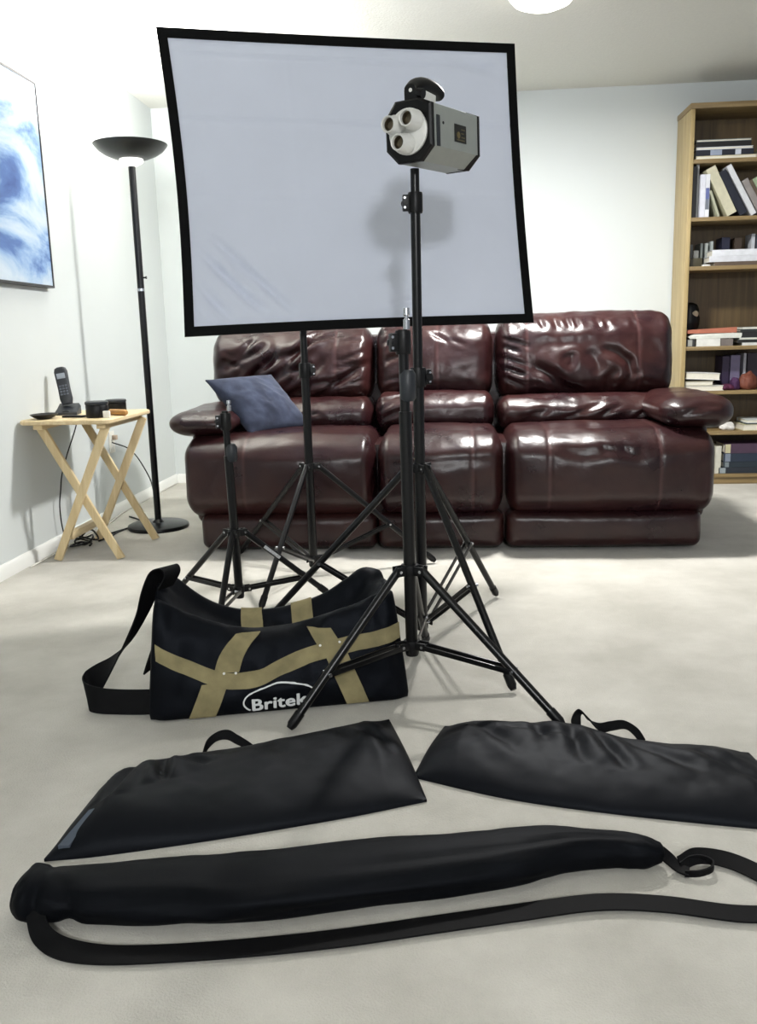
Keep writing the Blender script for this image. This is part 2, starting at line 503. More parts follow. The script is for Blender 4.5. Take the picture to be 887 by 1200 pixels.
# things on the table
HZ = TZ
cradle = t = thing('phone_cradle', 'black charging cradle holding the cordless phone on the tray table', 'phone base', (-1.70, 3.86, HZ), math.radians(12))
t.scale = (1.2, 1.1, 1.1)
b = MB()
b.loft([[(-0.04, -0.045, 0), (0.04, -0.045, 0), (0.04, 0.05, 0), (-0.04, 0.05, 0)],
        [(-0.04, -0.045, 0.01), (0.04, -0.045, 0.01), (0.04, 0.05, 0.03), (-0.04, 0.05, 0.03)],
        [(-0.035, -0.03, 0.018), (0.035, -0.03, 0.018), (0.035, 0.045, 0.042), (-0.035, 0.045, 0.042)]])
b.obj('cradle_body', M['grey_plastic'], t, smooth=30)
b = MB(); b.box(-0.012, 0.012, -0.04, -0.032, 0.011, 0.016, 0.002)
b.obj('page_button', M['black_plastic'], t)
t = thing('cordless_phone', 'dark grey cordless phone handset standing upright in its charging cradle', 'phone', (-1.703, 3.872, HZ + 0.046), math.radians(12))
t.scale = (1.15, 1.1, 1.12)
t.rotation_euler = (math.radians(-10), math.radians(-9), math.radians(12))
b = MB()
secs = [(0, 0.02, 0.013), (0.02, 0.024, 0.015), (0.06, 0.023, 0.014), (0.10, 0.024, 0.014), (0.13, 0.025, 0.015), (0.143, 0.021, 0.013), (0.148, 0.012, 0.008)]
b.loft([[(w * math.copysign(abs(math.cos(a)) ** 0.6, math.cos(a)), d * math.copysign(abs(math.sin(a)) ** 0.6, math.sin(a)), z)
         for a in [2 * PI * k / 24 for k in range(24)]] for z, w, d in secs])
b.obj('handset_body', M['grey_plastic'], t, smooth=60)
b = MB(); b.box(-0.016, 0.016, -0.0165, -0.013, 0.1, 0.122, 0.002)
b.obj('display', mat('phone_display', (150, 158, 168), 0.25, var=0.05, var_scale=60), t)
b = MB()
for r in range(4):
    for c in range(3):
        b.box(-0.015 + c * 0.011, -0.007 + c * 0.011, -0.0175, -0.013, 0.035 + r * 0.011, 0.042 + r * 0.011, 0.001)
b.obj('keypad', mat('phone_keys', (92, 98, 108), 0.4, var=0.05), t)
b = MB(); b.tube([(0, 0, 0.1), (0, 0, 0.104)], 0.001, 6)

o = MB().lathe([(0.0001, 0), (0.03, 0.0), (0.05, 0.006), (0.07, 0.018), (0.072, 0.021), (0.066, 0.019), (0.045, 0.009), (0.0001, 0.006)], 36).obj('shallow_dish', M['black_plastic'])
o.location = (-1.71, 3.645, HZ); o.scale = (0.75, 1, 1)
tag(o, 'shallow black dish at the left front corner of the tray table', 'dish')
o = MB().box(-0.022, 0.022, -0.05, 0.05, 0, 0.008, 0.003).obj('remote_control', M['black_plastic'])
o.location = (-1.60, 3.70, HZ); o.rotation_euler = (0, 0, math.radians(80))
tag(o, 'thin flat black remote lying between the phone cradle and the round case', 'remote')
t = thing('round_case', 'larger black round case at the front of the tray table', 'case', (-1.492, 3.68, HZ))
b = MB(); b.lathe([(0.0001, 0), (0.045, 0), (0.047, 0.004), (0.047, 0.05), (0.045, 0.053), (0.0001, 0.053)], 36); b.obj('case_body', M['black_plastic'], t)
b = MB(); b.lathe([(0.0001, 0.054), (0.048, 0.054), (0.049, 0.058), (0.048, 0.066), (0.044, 0.068), (0.0001, 0.066)], 36); b.obj('lid', M['grey_plastic'], t)
t = thing('round_case', 'smaller black round case at the back of the tray table', 'case', (-1.50, 3.92, HZ))
b = MB(); b.lathe([(0.0001, 0), (0.043, 0), (0.045, 0.004), (0.045, 0.044), (0.043, 0.046), (0.0001, 0.046)], 36); b.obj('case_body', M['black_plastic'], t)
b = MB(); b.lathe([(0.0001, 0.047), (0.046, 0.047), (0.047, 0.05), (0.046, 0.057), (0.042, 0.059), (0.0001, 0.058)], 36); b.obj('lid', M['grey_plastic'], t)
o = MB().tube([(0, -0.055, 0.013), (0, -0.045, 0.013), (0, 0.045, 0.013), (0, 0.055, 0.013)], [0.008, 0.013, 0.013, 0.008], 16).obj('wooden_tube', M['amber'])
o.location = (-1.435, 3.765, HZ); o.rotation_euler = (0, 0, math.radians(62))
tag(o, 'light brown wooden tube lying beside the round black cases on the tray table', 'tube')
o = MB().box(-0.014, 0.014, -0.008, 0.008, 0, 0.03, 0.003).obj('small_box', M['white_plastic'])
o.location = (-1.432, 3.63, HZ)
tag(o, 'tiny white box beside the larger black round case on the tray table', 'box')

# cords
def cord(name, pts, r, label, m='black_plastic', parent=None):
    o = MB().tube(spline(pts, 6), r, 8).obj(name, M[m], smooth=180)
    if parent:
        o.parent = parent; o.matrix_parent_inverse = parent.matrix_basis.inverted()
        return o
    return tag(o, label, 'cord')
cord('phone_cord', [(-1.715, 3.92, HZ + 0.004), (-1.755, 4.07, HZ + 0.004), (-1.765, 4.105, HZ - 0.002), (-1.772, 4.10, 0.54), (-1.775, 3.98, 0.42), (-1.772, 3.9, 0.34), (-1.768, 3.86, 0.27), (-1.77, 3.84, 0.2), (-1.772, 3.85, 0.1), (-1.762, 3.87, 0.006)], 0.003,
     '', parent=cradle)
pts = []
for k in range(26):
    a = k * 0.95
    pts.append((-1.70 + 0.045 * math.cos(a) * (1 + 0.3 * math.sin(k * 1.7)), 3.86 + k * 0.004 + 0.05 * math.sin(a), 0.008 + 0.0022 * k * abs(math.sin(k * .8)) + 0.004))
cord('cord_tangle', pts, 0.0045, 'tangled black cord heaped on the carpet under the tray table')
cord('power_cord', [(-1.70, 4.02, 0.006), (-1.66, 4.16, 0.006), (-1.60, 4.34, 0.006), (-1.63, 4.46, 0.006), (-1.72, 4.56, 0.006)], 0.0045,
     '', parent=lamp)
cord('power_cord', [(-1.66, 3.98, 0.006), (-1.64, 4.08, 0.006), (-1.64, 4.18, 0.006), (-1.63, 4.232, 0.006)], 0.0045,
     '', parent=lamp)
cord('loose_wire', [(-1.775 + 0.01, 3.2, 0.09), (-1.765, 3.5, 0.006), (-1.76, 3.8, 0.006), (-1.758, 4.1, 0.006), (-1.77, 4.44, 0.006), (-1.80, 4.7, 0.006), (-1.805, 5.3, 0.006), (-1.80, 5.66, 0.006)][1:], 0.0035,
     'thin pale cord lying along the foot of the left wall', 'outlet')


# ------------------------------------------------------------------ sofa
def cubesph(d):
    x, y, z = d[:, 0], d[:, 1], d[:, 2]
    return np.stack([x * np.sqrt(np.maximum(0, 1 - y * y / 2 - z * z / 2 + y * y * z * z / 3)),
                     y * np.sqrt(np.maximum(0, 1 - z * z / 2 - x * x / 2 + z * z * x * x / 3)),
                     z * np.sqrt(np.maximum(0, 1 - x * x / 2 - y * y / 2 + x * x * y * y / 3))], 1)


def segd(px, pz, a, c):
    ax, az = a; bx, bz = c
    dx, dz = bx - ax, bz - az
    L2 = dx * dx + dz * dz + 1e-12
    t = np.clip(((px - ax) * dx + (pz - az) * dz) / L2, 0, 1)
    return np.hypot(px - ax - t * dx, pz - az - t * dz), t


def cushion(name, parent, x0, x1, y0, y1, z0, z1, r=(0.06, 0.06, 0.06), bulge=(0, 0, 0), lean=0.0, res=0.011,
            creases=(), seams=(), lump=0.004, lump_s=9.0, m='leather', front='y', warp=None, seed=0.0):
    """padded leather block; creases are (polyline in metres from block centre, width, depth) on the front"""
    hx, hy, hz = (x1 - x0) / 2, (y1 - y0) / 2, (z1 - z0) / 2
    c = np.array([(x0 + x1) / 2, (y0 + y1) / 2, (z0 + z1) / 2])
    N = [max(6, int(round(2 * h / res))) for h in (hx, hy, hz)]
    idx = {}; lat = []; faces = []
    def vid(k):
        if k not in idx:
            idx[k] = len(lat); lat.append(k)
        return idx[k]
    for ax in range(3):
        o1, o2 = (ax + 1) % 3, (ax + 2) % 3
        for side in (0, N[ax]):
            for i in range(N[o1]):
                for j in range(N[o2]):
                    q = []
                    for di, dj in ((0, 0), (1, 0), (1, 1), (0, 1)):
                        k = [0, 0, 0]; k[ax] = side; k[o1] = i + di; k[o2] = j + dj
                        q.append(vid(tuple(k)))
                    faces.append(q if side else q[::-1])
    L = np.array(lat, float)
    p = L / np.array(N) * 2 - 1
    H = np.array([hx, hy, hz]); R = np.minimum(np.array(r), H * 0.98)
    pos = p * H
    inner = np.clip(pos, -(H - R), H - R)
    d = (pos - inner) / R
    nrm = cubesph(d)
    out = inner + nrm * R
    u = out / H
    for ax in range(3):
        o1, o2 = (ax + 1) % 3, (ax + 2) % 3
        out[:, ax] += bulge[ax] * np.clip(u[:, ax], -1, 1) ** 3 * (1 - u[:, o1] ** 2) ** 0.7 * (1 - u[:, o2] ** 2) ** 0.7
    wt = np.clip(-nrm[:, 1], 0, 1) + np.clip(nrm[:, 2], 0, 1) * 0.8
    wt = np.clip(wt, 0, 1)
    disp = np.zeros(len(out))
    px = out[:, 0]
    pz = out[:, 2] + np.where(nrm[:, 2] > 0.3, (out[:, 1] + hy) * nrm[:, 2], 0)
    for k in range(len(out)):
        disp[k] += lump * fbm(px[k] + seed, pz[k] - seed * 2, seed, lump_s)
    for poly, w, dep in creases:
        best = np.full(len(out), 9.0); tt = np.zeros(len(out)); n = len(poly) - 1
        for i in range(n):
            dd, t = segd(px, pz, poly[i], poly[i + 1])
            s = dd < best
            best = np.where(s, dd, best); tt = np.where(s, (i + t) / n, tt)
        fade = np.clip(np.sin(np.clip(tt, 0.0, 1) * PI), 0, 1) ** 0.5 * 0.9 + 0.1
        disp += fade * (-dep * np.exp(-(best / w) ** 2) + 0.4 * dep * np.exp(-((best - 2.1 * w) / (1.4 * w)) ** 2))
    seam = np.zeros(len(out))
    for sx in seams:
        dd = np.abs(px - sx)
        disp += -0.004 * np.exp(-(dd / 0.007) ** 2)
        seam = np.maximum(seam, np.where(dd < 0.0055, 0.45, 0) * wt)
    if warp is not None:
        disp = disp + warp(px, pz)
    dirv = nrm.copy()
    out += dirv * (disp * wt)[:, None]
    out[:, 1] += lean * (out[:, 2] + hz)
    b = MB(); b.add(out + c, faces)
    o = b.obj(name, M[m], parent, smooth=180)
    a = o.data.attributes.new('seam', 'FLOAT', 'POINT')
    a.data.foreach_set('value', seam.astype(np.float32))
    return o


def scatter_creases(n, cx, cz, sx, sz, ang, dang, ln, w, dep, seed):
    g = np.random.default_rng(seed)
    out = []
    for i in range(n):
        x = cx + g.uniform(-sx, sx); z = cz + g.uniform(-sz, sz)
        a = math.radians(ang + g.uniform(-dang, dang)); l = ln * g.uniform(0.6, 1.3) / 2
        k = g.uniform(-0.25, 0.25)
        dx, dz = math.cos(a) * l, math.sin(a) * l
        out.append(([(x - dx, z - dz), (x - dz * k, z + dx * k), (x + dx, z + dz)], w * g.uniform(0.7, 1.3), dep * g.uniform(0.6, 1.3)))
    return out


def pucker(x, z0, z1, n, ln, ang, w, dep, seed):
    """short creases running off a vertical seam"""
    g = np.random.default_rng(seed)
    out = []
    for i in range(n):
        z = z0 + (z1 - z0) * (i + g.uniform(0.2, 0.8)) / n
        a = math.radians(ang + g.uniform(-14, 14)); l = ln * g.uniform(0.6, 1.3)
        out.append(([(x, z), (x + math.cos(a) * l, z + math.sin(a) * l)], w, dep * g.uniform(0.6, 1.3)))
    return out


sofa = thing('sofa', 'burgundy leather three-seat reclining sofa with padded arms, behind the stands', 'sofa', (0, 0, 0))
# hidden carcass
b = MB(); b.box(-1.09, 1.06, 3.86, 4.70, 0.03, 0.46, 0.02)
b.box(-1.09, 1.02, 4.46, 4.72, 0.3, 0.93, 0.04)
b.obj('base_frame', M['leather'], sofa, smooth=30)
SY = 3.715
secs = [(-1.165, -0.322, [-0.14 + 0.0, ], 'L'), (-0.316, 0.226, [0.14], 'M'), (0.236, 1.105, [-0.26, 0.19], 'R')]
for x0, x1, sm, k in secs:
    w = x1 - x0
    cr = []
    if k == 'R':
        cr = [([(-0.22, 0.105), (-0.12, 0.085), (0.0, 0.10), (0.1, 0.085), (0.17, 0.10)], 0.02, 0.009),
              ([(-0.05, 0.13), (-0.03, 0.10)], 0.012, 0.006), ([(0.04, 0.13), (0.05, 0.09)], 0.012, 0.006),
              ([(0.12, 0.13), (0.11, 0.09)], 0.012, 0.006), ([(0.36, -0.1), (0.38, 0.05)], 0.02, 0.006)]
    if k == 'M':
        cr = [([(-0.2, 0.06), (0.1, 0.075), (0.22, 0.07)], 0.02, 0.005)]
    if k == 'L':
        cr = [([(-0.3, -0.05), (-0.24, 0.08)], 0.02, 0.004), ([(-0.1, 0.1), (0.1, 0.11), (0.35, 0.1)], 0.025, 0.004)]
    cushion('seat_cushion', sofa, x0, x1, SY, 4.32, 0.158, 0.505, r=(0.055, 0.13, 0.10), bulge=(0.0, 0.03, 0.018),
            seams=sm, creases=cr, lump=0.006, lump_s=5, seed=x0)
for x0, x1 in ((-1.10, -0.322), (-0.316, 0.226), (0.236, 1.055)):
    cushion('footrest_panel', sofa, x0, x1, SY + 0.028, 3.95, 0.012, 0.172, r=(0.04, 0.05, 0.035), bulge=(0, 0.012, 0), lump=0.003, seed=x0 + 3, res=0.014)
# lower (lumbar) rolls
for i, (x0, x1, z1) in enumerate(((-1.12, -0.365, 0.635), (-0.352, 0.208, 0.655), (0.222, 1.02, 0.63))):
    g = scatter_creases(7 if i != 1 else 3, 0 if i != 1 else -0.2, 0.0, 0.33 if i != 1 else 0.06, 0.02, 25, 20, 0.14, 0.010, 0.007, 30 + i)
    if i == 1:
        g = pucker(-0.27, -0.06, 0.06, 4, 0.16, 20, 0.010, 0.009, 5)
    cushion('lumbar_cushion', sofa, x0, x1, 4.16, 4.5, 0.47, z1, r=(0.05, 0.10, 0.075), bulge=(0, 0.02, 0.01), creases=g, lump=0.006, seed=x0 + 7)
# upper back cushions
crL = scatter_creases(11, -0.02, -0.02, 0.28, 0.14, 38, 12, 0.28, 0.014, 0.018, 3) + \
    [([(-0.30, -0.02), (-0.20, 0.10), (-0.17, 0.15)], 0.014, 0.014), ([(-0.26, -0.11), (-0.10, 0.02), (-0.06, 0.1)], 0.016, 0.018),
     ([(-0.18, -0.14), (0.0, -0.02), (0.12, 0.0)], 0.016, 0.018), ([(-0.08, -0.16), (0.12, -0.08), (0.3, -0.07)], 0.014, 0.014)] + \
    pucker(0.36, -0.15, 0.15, 6, 0.13, 200, 0.009, 0.009, 8) + pucker(-0.33, -0.1, 0.15, 3, 0.1, -30, 0.010, 0.008, 9)
crM = pucker(-0.26, -0.17, 0.16, 6, 0.15, 18, 0.010, 0.010, 12) + [([(-0.02, 0.13), (0.03, 0.11), (0.07, 0.085)], 0.009, 0.008), ([(0.08, 0.1), (0.15, 0.07)], 0.009, 0.006)]
crR = pucker(-0.39, -0.12, 0.12, 5, 0.11, -22, 0.011, 0.011, 14) + \
    [([(-0.114, -0.032), (-0.095, -0.005), (-0.065, 0.002), (-0.072, -0.03), (-0.10, -0.05)], 0.017, 0.012),
     ([(-0.25, -0.045), (-0.16, -0.085), (-0.10, -0.15), (-0.02, -0.165)], 0.024, 0.022),
     ([(0.07, 0.035), (0.14, 0.01), (0.19, -0.03), (0.205, -0.09), (0.165, -0.165)], 0.020, 0.018),
     ([(0.105, -0.17), (0.097, -0.106), (0.14, -0.06)], 0.020, 0.012),
     ([(0.0, 0.02), (0.05, -0.04), (0.06, -0.12)], 0.030, 0.010),
     ([(-0.22, 0.06), (-0.12, 0.05), (-0.04, 0.06)], 0.026, 0.007)] + \
    [([(x, 0.2), (x + 0.015, 0.125)], 0.010, 0.010) for x in (-0.21, -0.146, -0.088, -0.05, 0.05, 0.087, 0.21)]
for x0, x1, z1, cr, sm in ((-1.165, -0.368, 0.965, crL, [0.22]), (-0.355, 0.208, 0.99, crM, [0.02]), (0.222, 1.055, 1.005, crR, [-0.27, 0.24])):
    cushion('back_cushion', sofa, x0, x1, 4.26, 4.58, 0.61, z1, r=(0.06, 0.13, 0.11), bulge=(0.0, 0.03, 0.01), lean=0.18,
            creases=cr, seams=sm, lump=0.011, lump_s=7, seed=x0 + 1.7)
# arms
crA = [([(-0.02, 0.0), (0.03, 0.03), (0.08, 0.02)], 0.012, 0.008), ([(-0.1, -0.02), (-0.02, 0.02), (0.02, 0.05)], 0.012, 0.007)]
for x0, x1, cr, sg in ((-1.235, -0.945, [], 0.615), (0.885, 1.185, crA, 0.64)):
    cushion('armrest', sofa, x0, x1, 3.78, 4.52, 0.512, sg, r=(0.085, 0.09, 0.055), bulge=(0.01, 0.02, 0.012), creases=cr, lump=0.006, lump_s=6, seed=x0)
for x0, x1 in ((-1.155, -0.965), (0.915, 1.10)):
    cushion('arm_body', sofa, x0, x1, 3.88, 4.64, 0.1, 0.54, r=(0.04, 0.05, 0.04), bulge=(0.01, 0, 0), lump=0.003, res=0.02)
for x, y in ((-1.0, 3.9), (0.96, 3.9), (-1.0, 4.62), (0.96, 4.62)):
    b = MB(); b.lathe([(0.0001, 0), (0.022, 0), (0.026, 0.035), (0.0001, 0.035)], 16, (x, y, 0))
    b.obj('foot', M['black_plastic'], sofa)


# ------------------------------------------------------------------ pillow
def pillow(name, corners, th, m, n=44):
    """corners TL, TR, BR, BL of a square cushion"""
    TL, TR, BR, BL = [Vector(c) for c in corners]
    nrm = ((TR - TL).cross(BL - TL)).normalized()
    if nrm.y > 0:
        nrm = -nrm
    b = MB()
    V = []
    for side in (1, -1):
        for i in range(n + 1):
            for j in range(n + 1):
                u, v = i / n, j / n
                uu, vv = 2 * u - 1, 2 * v - 1
                pin = 0.055
                uu2 = uu * (1 - pin * (1 - vv * vv)); vv2 = vv * (1 - pin * (1 - uu * uu))
                a, c = (uu2 + 1) / 2, (vv2 + 1) / 2
                p = TL * (1 - a) * (1 - c) + TR * a * (1 - c) + BR * a * c + BL * (1 - a) * c
                h = max(0, (1 - uu ** 2)) ** 0.55 * max(0, (1 - vv ** 2)) ** 0.55
                w = 0.010 * fbm(a, c, 2.0, 5) * h
                V.append(p + nrm * side * (th * h + w + 0.0035))
    F = []
    N = n + 1
    for s in (0, 1):
        o = s * N * N
        for i in range(n):
            for j in range(n):
                F.append((o + i * N + j, o + (i + 1) * N + j, o + (i + 1) * N + j + 1, o + i * N + j + 1))
    ring = [i * N for i in range(N)] + [n * N + j for j in range(1, N)] + [i * N + n for i in range(n - 1, -1, -1)] + [j for j in range(n - 1, 0, -1)]
    o = N * N
    for k in range(len(ring)):
        a, c = ring[k], ring[(k + 1) % len(ring)]
        F.append((a, c, o + c, o + a))
    b.add(V, F)
    return b.obj(name, m, smooth=70)


o = pillow('throw_pillow', [(-1.105, 4.0, 0.745), (-0.845, 4.21, 0.755), (-0.645, 4.11, 0.515), (-0.885, 3.90, 0.500)], 0.075, M['denim'])
tag(o, 'blue denim throw pillow leaning on the left arm of the sofa', 'pillow')


# ------------------------------------------------------------------ light stands
def stand(name, label, c, R, heads, collar_z, slider_z, bottom_z, sections, tj, tilt=(0, 0), clamps=(), spigot=None, leg_r=0.0105, sleeve=None, group=None, sticker=False):
    """sections: (z0, z1, radius) of the centre column"""
    t = thing(name, label, 'light stand', (c[0], c[1], 0), 0, group)
    def ax(z):
        return Vector((tilt[0] * z, tilt[1] * z, z))
    for z0, z1, r in sections:
        b = MB(); b.tube([ax(z0), ax(z1)], r, 20); b.obj('pole', M['black_metal'], t)
    r0 = sections[0][2]
    # leg hub
    def hub(z, nm, rad, hh):
        b = MB()
        o = ax(z)
        b.lathe([(r0 + 0.001, -hh), (rad, -hh), (rad + 0.001, -hh * 0.5), (rad + 0.001, hh * 0.5), (rad, hh), (r0 + 0.001, hh)], 24, o)
        for a in heads:
            d = Vector((math.cos(math.radians(a)), math.sin(math.radians(a)), 0))
            sd = Vector((-d.y, d.x, 0))
            for s in (-1, 1):
                b.bar(o + d * rad * 0.8 + sd * s * 0.011, o + d * (rad + 0.022) + sd * s * 0.011, 0.005, hh * 1.8, (0, 0, 1), 0.001)
        h = b.obj(nm, M['black_plastic'], t, smooth=30)
        for a in heads:
            rv = MB()
            d = Vector((math.cos(math.radians(a)), math.sin(math.radians(a)), 0))
            sd = Vector((-d.y, d.x, 0))
            q = o + d * (rad + 0.014)
            rv.tube([q - sd * 0.0155, q + sd * 0.0155], 0.004, 10)
            rv.obj('rivet', M['steel'], h)
        return h
    hub(collar_z, 'leg_hub', r0 + 0.006, 0.013)
    hub(slider_z, 'brace_hub', r0 + 0.005, 0.011)
    b = MB(); b.lathe([(0.0001, -0.006), (r0, -0.006), (r0 + 0.002, 0.0), (r0 + 0.002, 0.02), (r0 - 0.001, 0.024)], 20, ax(bottom_z)); b.obj('bottom_cap', M['black_plastic'], t)
    for i, a in enumerate(heads):
        Ri = R[i] if isinstance(R, (list, tuple)) else R
        d = Vector((math.cos(math.radians(a)), math.sin(math.radians(a)), 0))
        hip = ax(collar_z) + d * (r0 + 0.02); foot = d * Ri + Vector((0, 0, leg_r))
        dr = (foot - hip).normalized()
        b = MB(); b.tube([hip - dr * 0.008, foot - dr * 0.03], leg_r, 14)
        L = b.obj('leg', M['black_metal'], t)
        b = MB(); b.tube([foot - dr * 0.045, foot - dr * 0.012, foot], [leg_r + 0.002, leg_r + 0.002, leg_r * 0.75], 14)
        b.obj('foot_cap', M['black_plastic'], L)
        if sticker and i == 1:
            sb = MB(); q = hip + (foot - hip) * 0.22; q2 = hip + (foot - hip) * 0.40
            cd = Vector((0.19, -0.95, 0.22)); cd = (cd - dr * cd.dot(dr)).normalized(); oo = cd * (leg_r + 0.0004)
            sb.bar(q + oo, q2 + oo, 0.011, 0.002, tuple(cd), 0.0005)
            sb.obj('white_sticker', mat('sticker', (190, 192, 194), 0.5, var=0.3, var_scale=200), L)
        j = hip + (foot - hip) * tj
        s0 = ax(slider_z) + d * (r0 + 0.015)
        sd = Vector((-d.y, d.x, 0))
        b = MB()
        for s in (-1, 1):
            b.bar(s0 + sd * s * 0.0125, j + sd * s * 0.0125 - dr * 0.0, 0.004, 0.013, (0, 0, 1), 0.001)
        br = b.obj('brace', M['black_metal'], t, smooth=30)
        b = MB(); b.tube([j - sd * 0.0175, j + sd * 0.0175], 0.0045, 10); b.obj('rivet', M['steel'], br)
    for z, a, rr in clamps:
        o = ax(z)
        d = Vector((math.cos(math.radians(a)), math.sin(math.radians(a)), 0)); sd = Vector((-d.y, d.x, 0))
        b = MB(); b.lathe([(rr - 0.003, -0.028), (rr + 0.0055, -0.028), (rr + 0.007, -0.022), (rr + 0.007, 0.022), (rr + 0.0055, 0.028), (rr - 0.003, 0.028)], 20, o)
        b.bar(o + d * rr, o + d * (rr + 0.022), 0.02, 0.044, (0, 0, 1), 0.003)
        cl = b.obj('clamp', M['black_plastic'], t, smooth=40)
        b = MB(); b.tube([o + d * (rr + 0.014) - sd * 0.016, o + d * (rr + 0.014) - sd * 0.008], 0.011, 12)
        b.tube([o + d * (rr + 0.014) - sd * 0.012, o + d * (rr + 0.014) + sd * 0.014], 0.005, 10)
        b.obj('clamp_knob', M['black_plastic'], cl)
        for dz in (-0.013, 0.013):
            b = MB()
            b.tube([o + d * (rr + 0.017) + sd * 0.009 + Vector((0, 0, dz)), o + d * (rr + 0.017) + sd * 0.012 + Vector((0, 0, dz))], 0.0035, 10)
            b.tube([o + d * (rr + 0.017) - sd * 0.012 + Vector((0, 0, dz)), o + d * (rr + 0.017) - sd * 0.009 + Vector((0, 0, dz))], 0.0035, 10)
            b.obj('rivet', M['steel'], cl)
    if sleeve:
        z0, z1, r = sleeve
        b = MB(); b.lathe([(r - 0.005, z0), (r, z0 + 0.008), (r, z1 - 0.012), (r - 0.006, z1)], 20, ax(0)); b.obj('sleeve', M['grey_plastic'], t)
    if spigot:
        z0, z1 = spigot
        b = MB(); b.lathe([(0.0001, z0), (0.008, z0), (0.008, z0 + (z1 - z0) * 0.45), (0.005, z0 + (z1 - z0) * 0.5), (0.005, z0 + (z1 - z0) * 0.62), (0.008, z0 + (z1 - z0) * 0.68), (0.007, z1), (0.0001, z1)], 16, ax(0))
        b.obj('spigot', M['steel'], t)
    return t


stA = stand('light_stand', 'tallest black tripod light stand carrying the silver lamp head', (-0.092, 2.63), (0.50, 0.50, 0.53), (-60, 60, 180), 0.533, 0.062, 0.035,
            [(0.03, 0.80, 0.0165), (0.79, 1.29, 0.0140), (1.28, 1.378, 0.0125)], 0.56, tilt=(0.0, 0), clamps=((1.287, 190, 0.014), (0.80, 20, 0.0165)))
stB = stand('light_stand', 'short black light stand with bare silver spigot tip, nearest to the bags', (-0.101, 2.16), (0.40, 0.42, 0.355), (-26, 87, 216), 0.345, 0.148, 0.125,
            [(0.12, 0.74, 0.0155), (0.73, 0.935, 0.0120)], 0.66, tilt=(-0.010, 0), clamps=((0.905, 200, 0.0120),), spigot=(0.935, 0.985), sleeve=(0.765, 0.84, 0.020))
stC = stand('light_stand', 'black tripod light stand holding up the white screen in front of the sofa', (-0.550, 3.42), (0.52, 0.50, 0.47), (-102, 15, 142), 0.428, 0.058, 0.03,
            [(0.025, 0.80, 0.0165), (0.79, 1.46, 0.0135)], 0.6, tilt=(-0.004, 0), clamps=((0.80, 10, 0.0165),))
stD = stand('light_stand', 'lowest black light stand, leftmost of the four, behind the left end of the duffel bag', (-0.732, 2.92), (0.33, 0.33, 0.33), (150, 30, 270), 0.275, 0.075, 0.05,
            [(0.045, 0.54, 0.0145), (0.53, 0.69, 0.0115)], 0.72, tilt=(-0.022, 0), clamps=((0.655, 200, 0.0115),), spigot=(0.69, 0.725), sleeve=(0.52, 0.58, 0.019), sticker=True)

# ------------------------------------------------------------------ white screen
S = 1.045
TLc, TRc, BRc, BLc = [Vector(p) for p in ((-0.959, 3.14, 1.945), (0.254, 3.591, 1.967), (0.316, 3.46, 0.957), (-0.897, 3.009, 0.935))]
camv = Vector((0, 0, CAM_H))
TLc, TRc, BRc, BLc = [camv + (p - camv) * S for p in (TLc, TRc, BRc, BLc)]
sx = ((TRc - TLc) + (BRc - BLc)) / 2; sy = ((TLc - BLc) + (TRc - BRc)) / 2
SW, SH = sx.length, sy.length
ex = sx.normalized(); ey = (sy - ex * sy.dot(ex)).normalized(); ez = ex.cross(ey)
if ez.y > 0:
    ez = -ez
scr = thing('photo_screen', 'large white fabric screen with black border standing upright behind the lamp head', 'screen')
m4 = Matrix((ex, ez * -1, ey)).transposed().to_4x4()   # local x right, y away from camera, z up
m4.translation = (BLc + BRc) / 2
scr.matrix_world = m4
def edge_pull(u, v):
    """u,v in 0..1; local x,z with the sides drawn inward a little"""
    xl = 0.020 * math.sin(PI * min(1, (1 - v) * 1.0)) + 0.004
    xr = -0.010 * math.sin(PI * v)
    zt = -0.004 * math.sin(PI * u); zb = 0.006 * math.sin(PI * u)
    x = -SW / 2 + SW * u + xl * (1 - u) + xr * u
    z = SH * v + zb * (1 - v) + zt * v
    return x, z
nx, nz = 150, 110
V = []; Fq = []
g = np.random.default_rng(5)
folds = [((0.03, 0.30), (0.22, 0.06), 0.010, 0.007), ((0.08, 0.33), (0.30, 0.06), 0.009, 0.006), ((0.02, 0.20), (0.13, 0.04), 0.010, 0.006), ((0.02, 0.12), (0.08, 0.03), 0.008, 0.004),
         ((0.5, 0.05), (0.68, 0.11), 0.012, 0.002), ((0.80, 0.95), (0.95, 0.90), 0.012, 0.003), ((0.12, 0.26), (0.2, 0.14), 0.008, 0.003)]
bw = 0.034
for j in range(nz + 1):
    for i in range(nx + 1):
        u = bw * 0.6 / SW + (1 - 1.2 * bw / SW) * i / nx; v = bw * 0.6 / SH + (1 - 1.2 * bw / SH) * j / nz
        x, z = edge_pull(u, v)
        y = 0.0025 * fbm(u, v, 0.3, 4)
        for a, c, w, d in folds:
            dd, tt = segd(u * SW, v * SH, (a[0] * SW, a[1] * SH), (c[0] * SW, c[1] * SH))
            y += 4.0 * d * math.exp(-(float(dd) / (w * 1.6)) ** 2) * math.sin(PI * min(1, max(0, float(tt)))) ** 0.5
        for vv in (0.46, 0.71, 0.92):
            y += 0.006 * math.exp(-abs(v - vv) * SH / 0.004)
        for u_ in (0.33, 0.62):
            y += 0.0010 * math.exp(-abs(u - u_) * SW / 0.004)
        edge = min(1, 12 * u * (1 - u)) * min(1, 12 * v * (1 - v))
        V.append((x, y * edge, z))
for j in range(nz):
    for i in range(nx):
        o = j * (nx + 1) + i
        Fq.append((o, o + 1, o + nx + 2, o + nx + 1))
MB().add(V, Fq).obj('screen_fabric', M['screen'], scr, smooth=180)
b = MB()
rings = []
def per(k):
    k %= 4
    return k
loop = []
n = 24
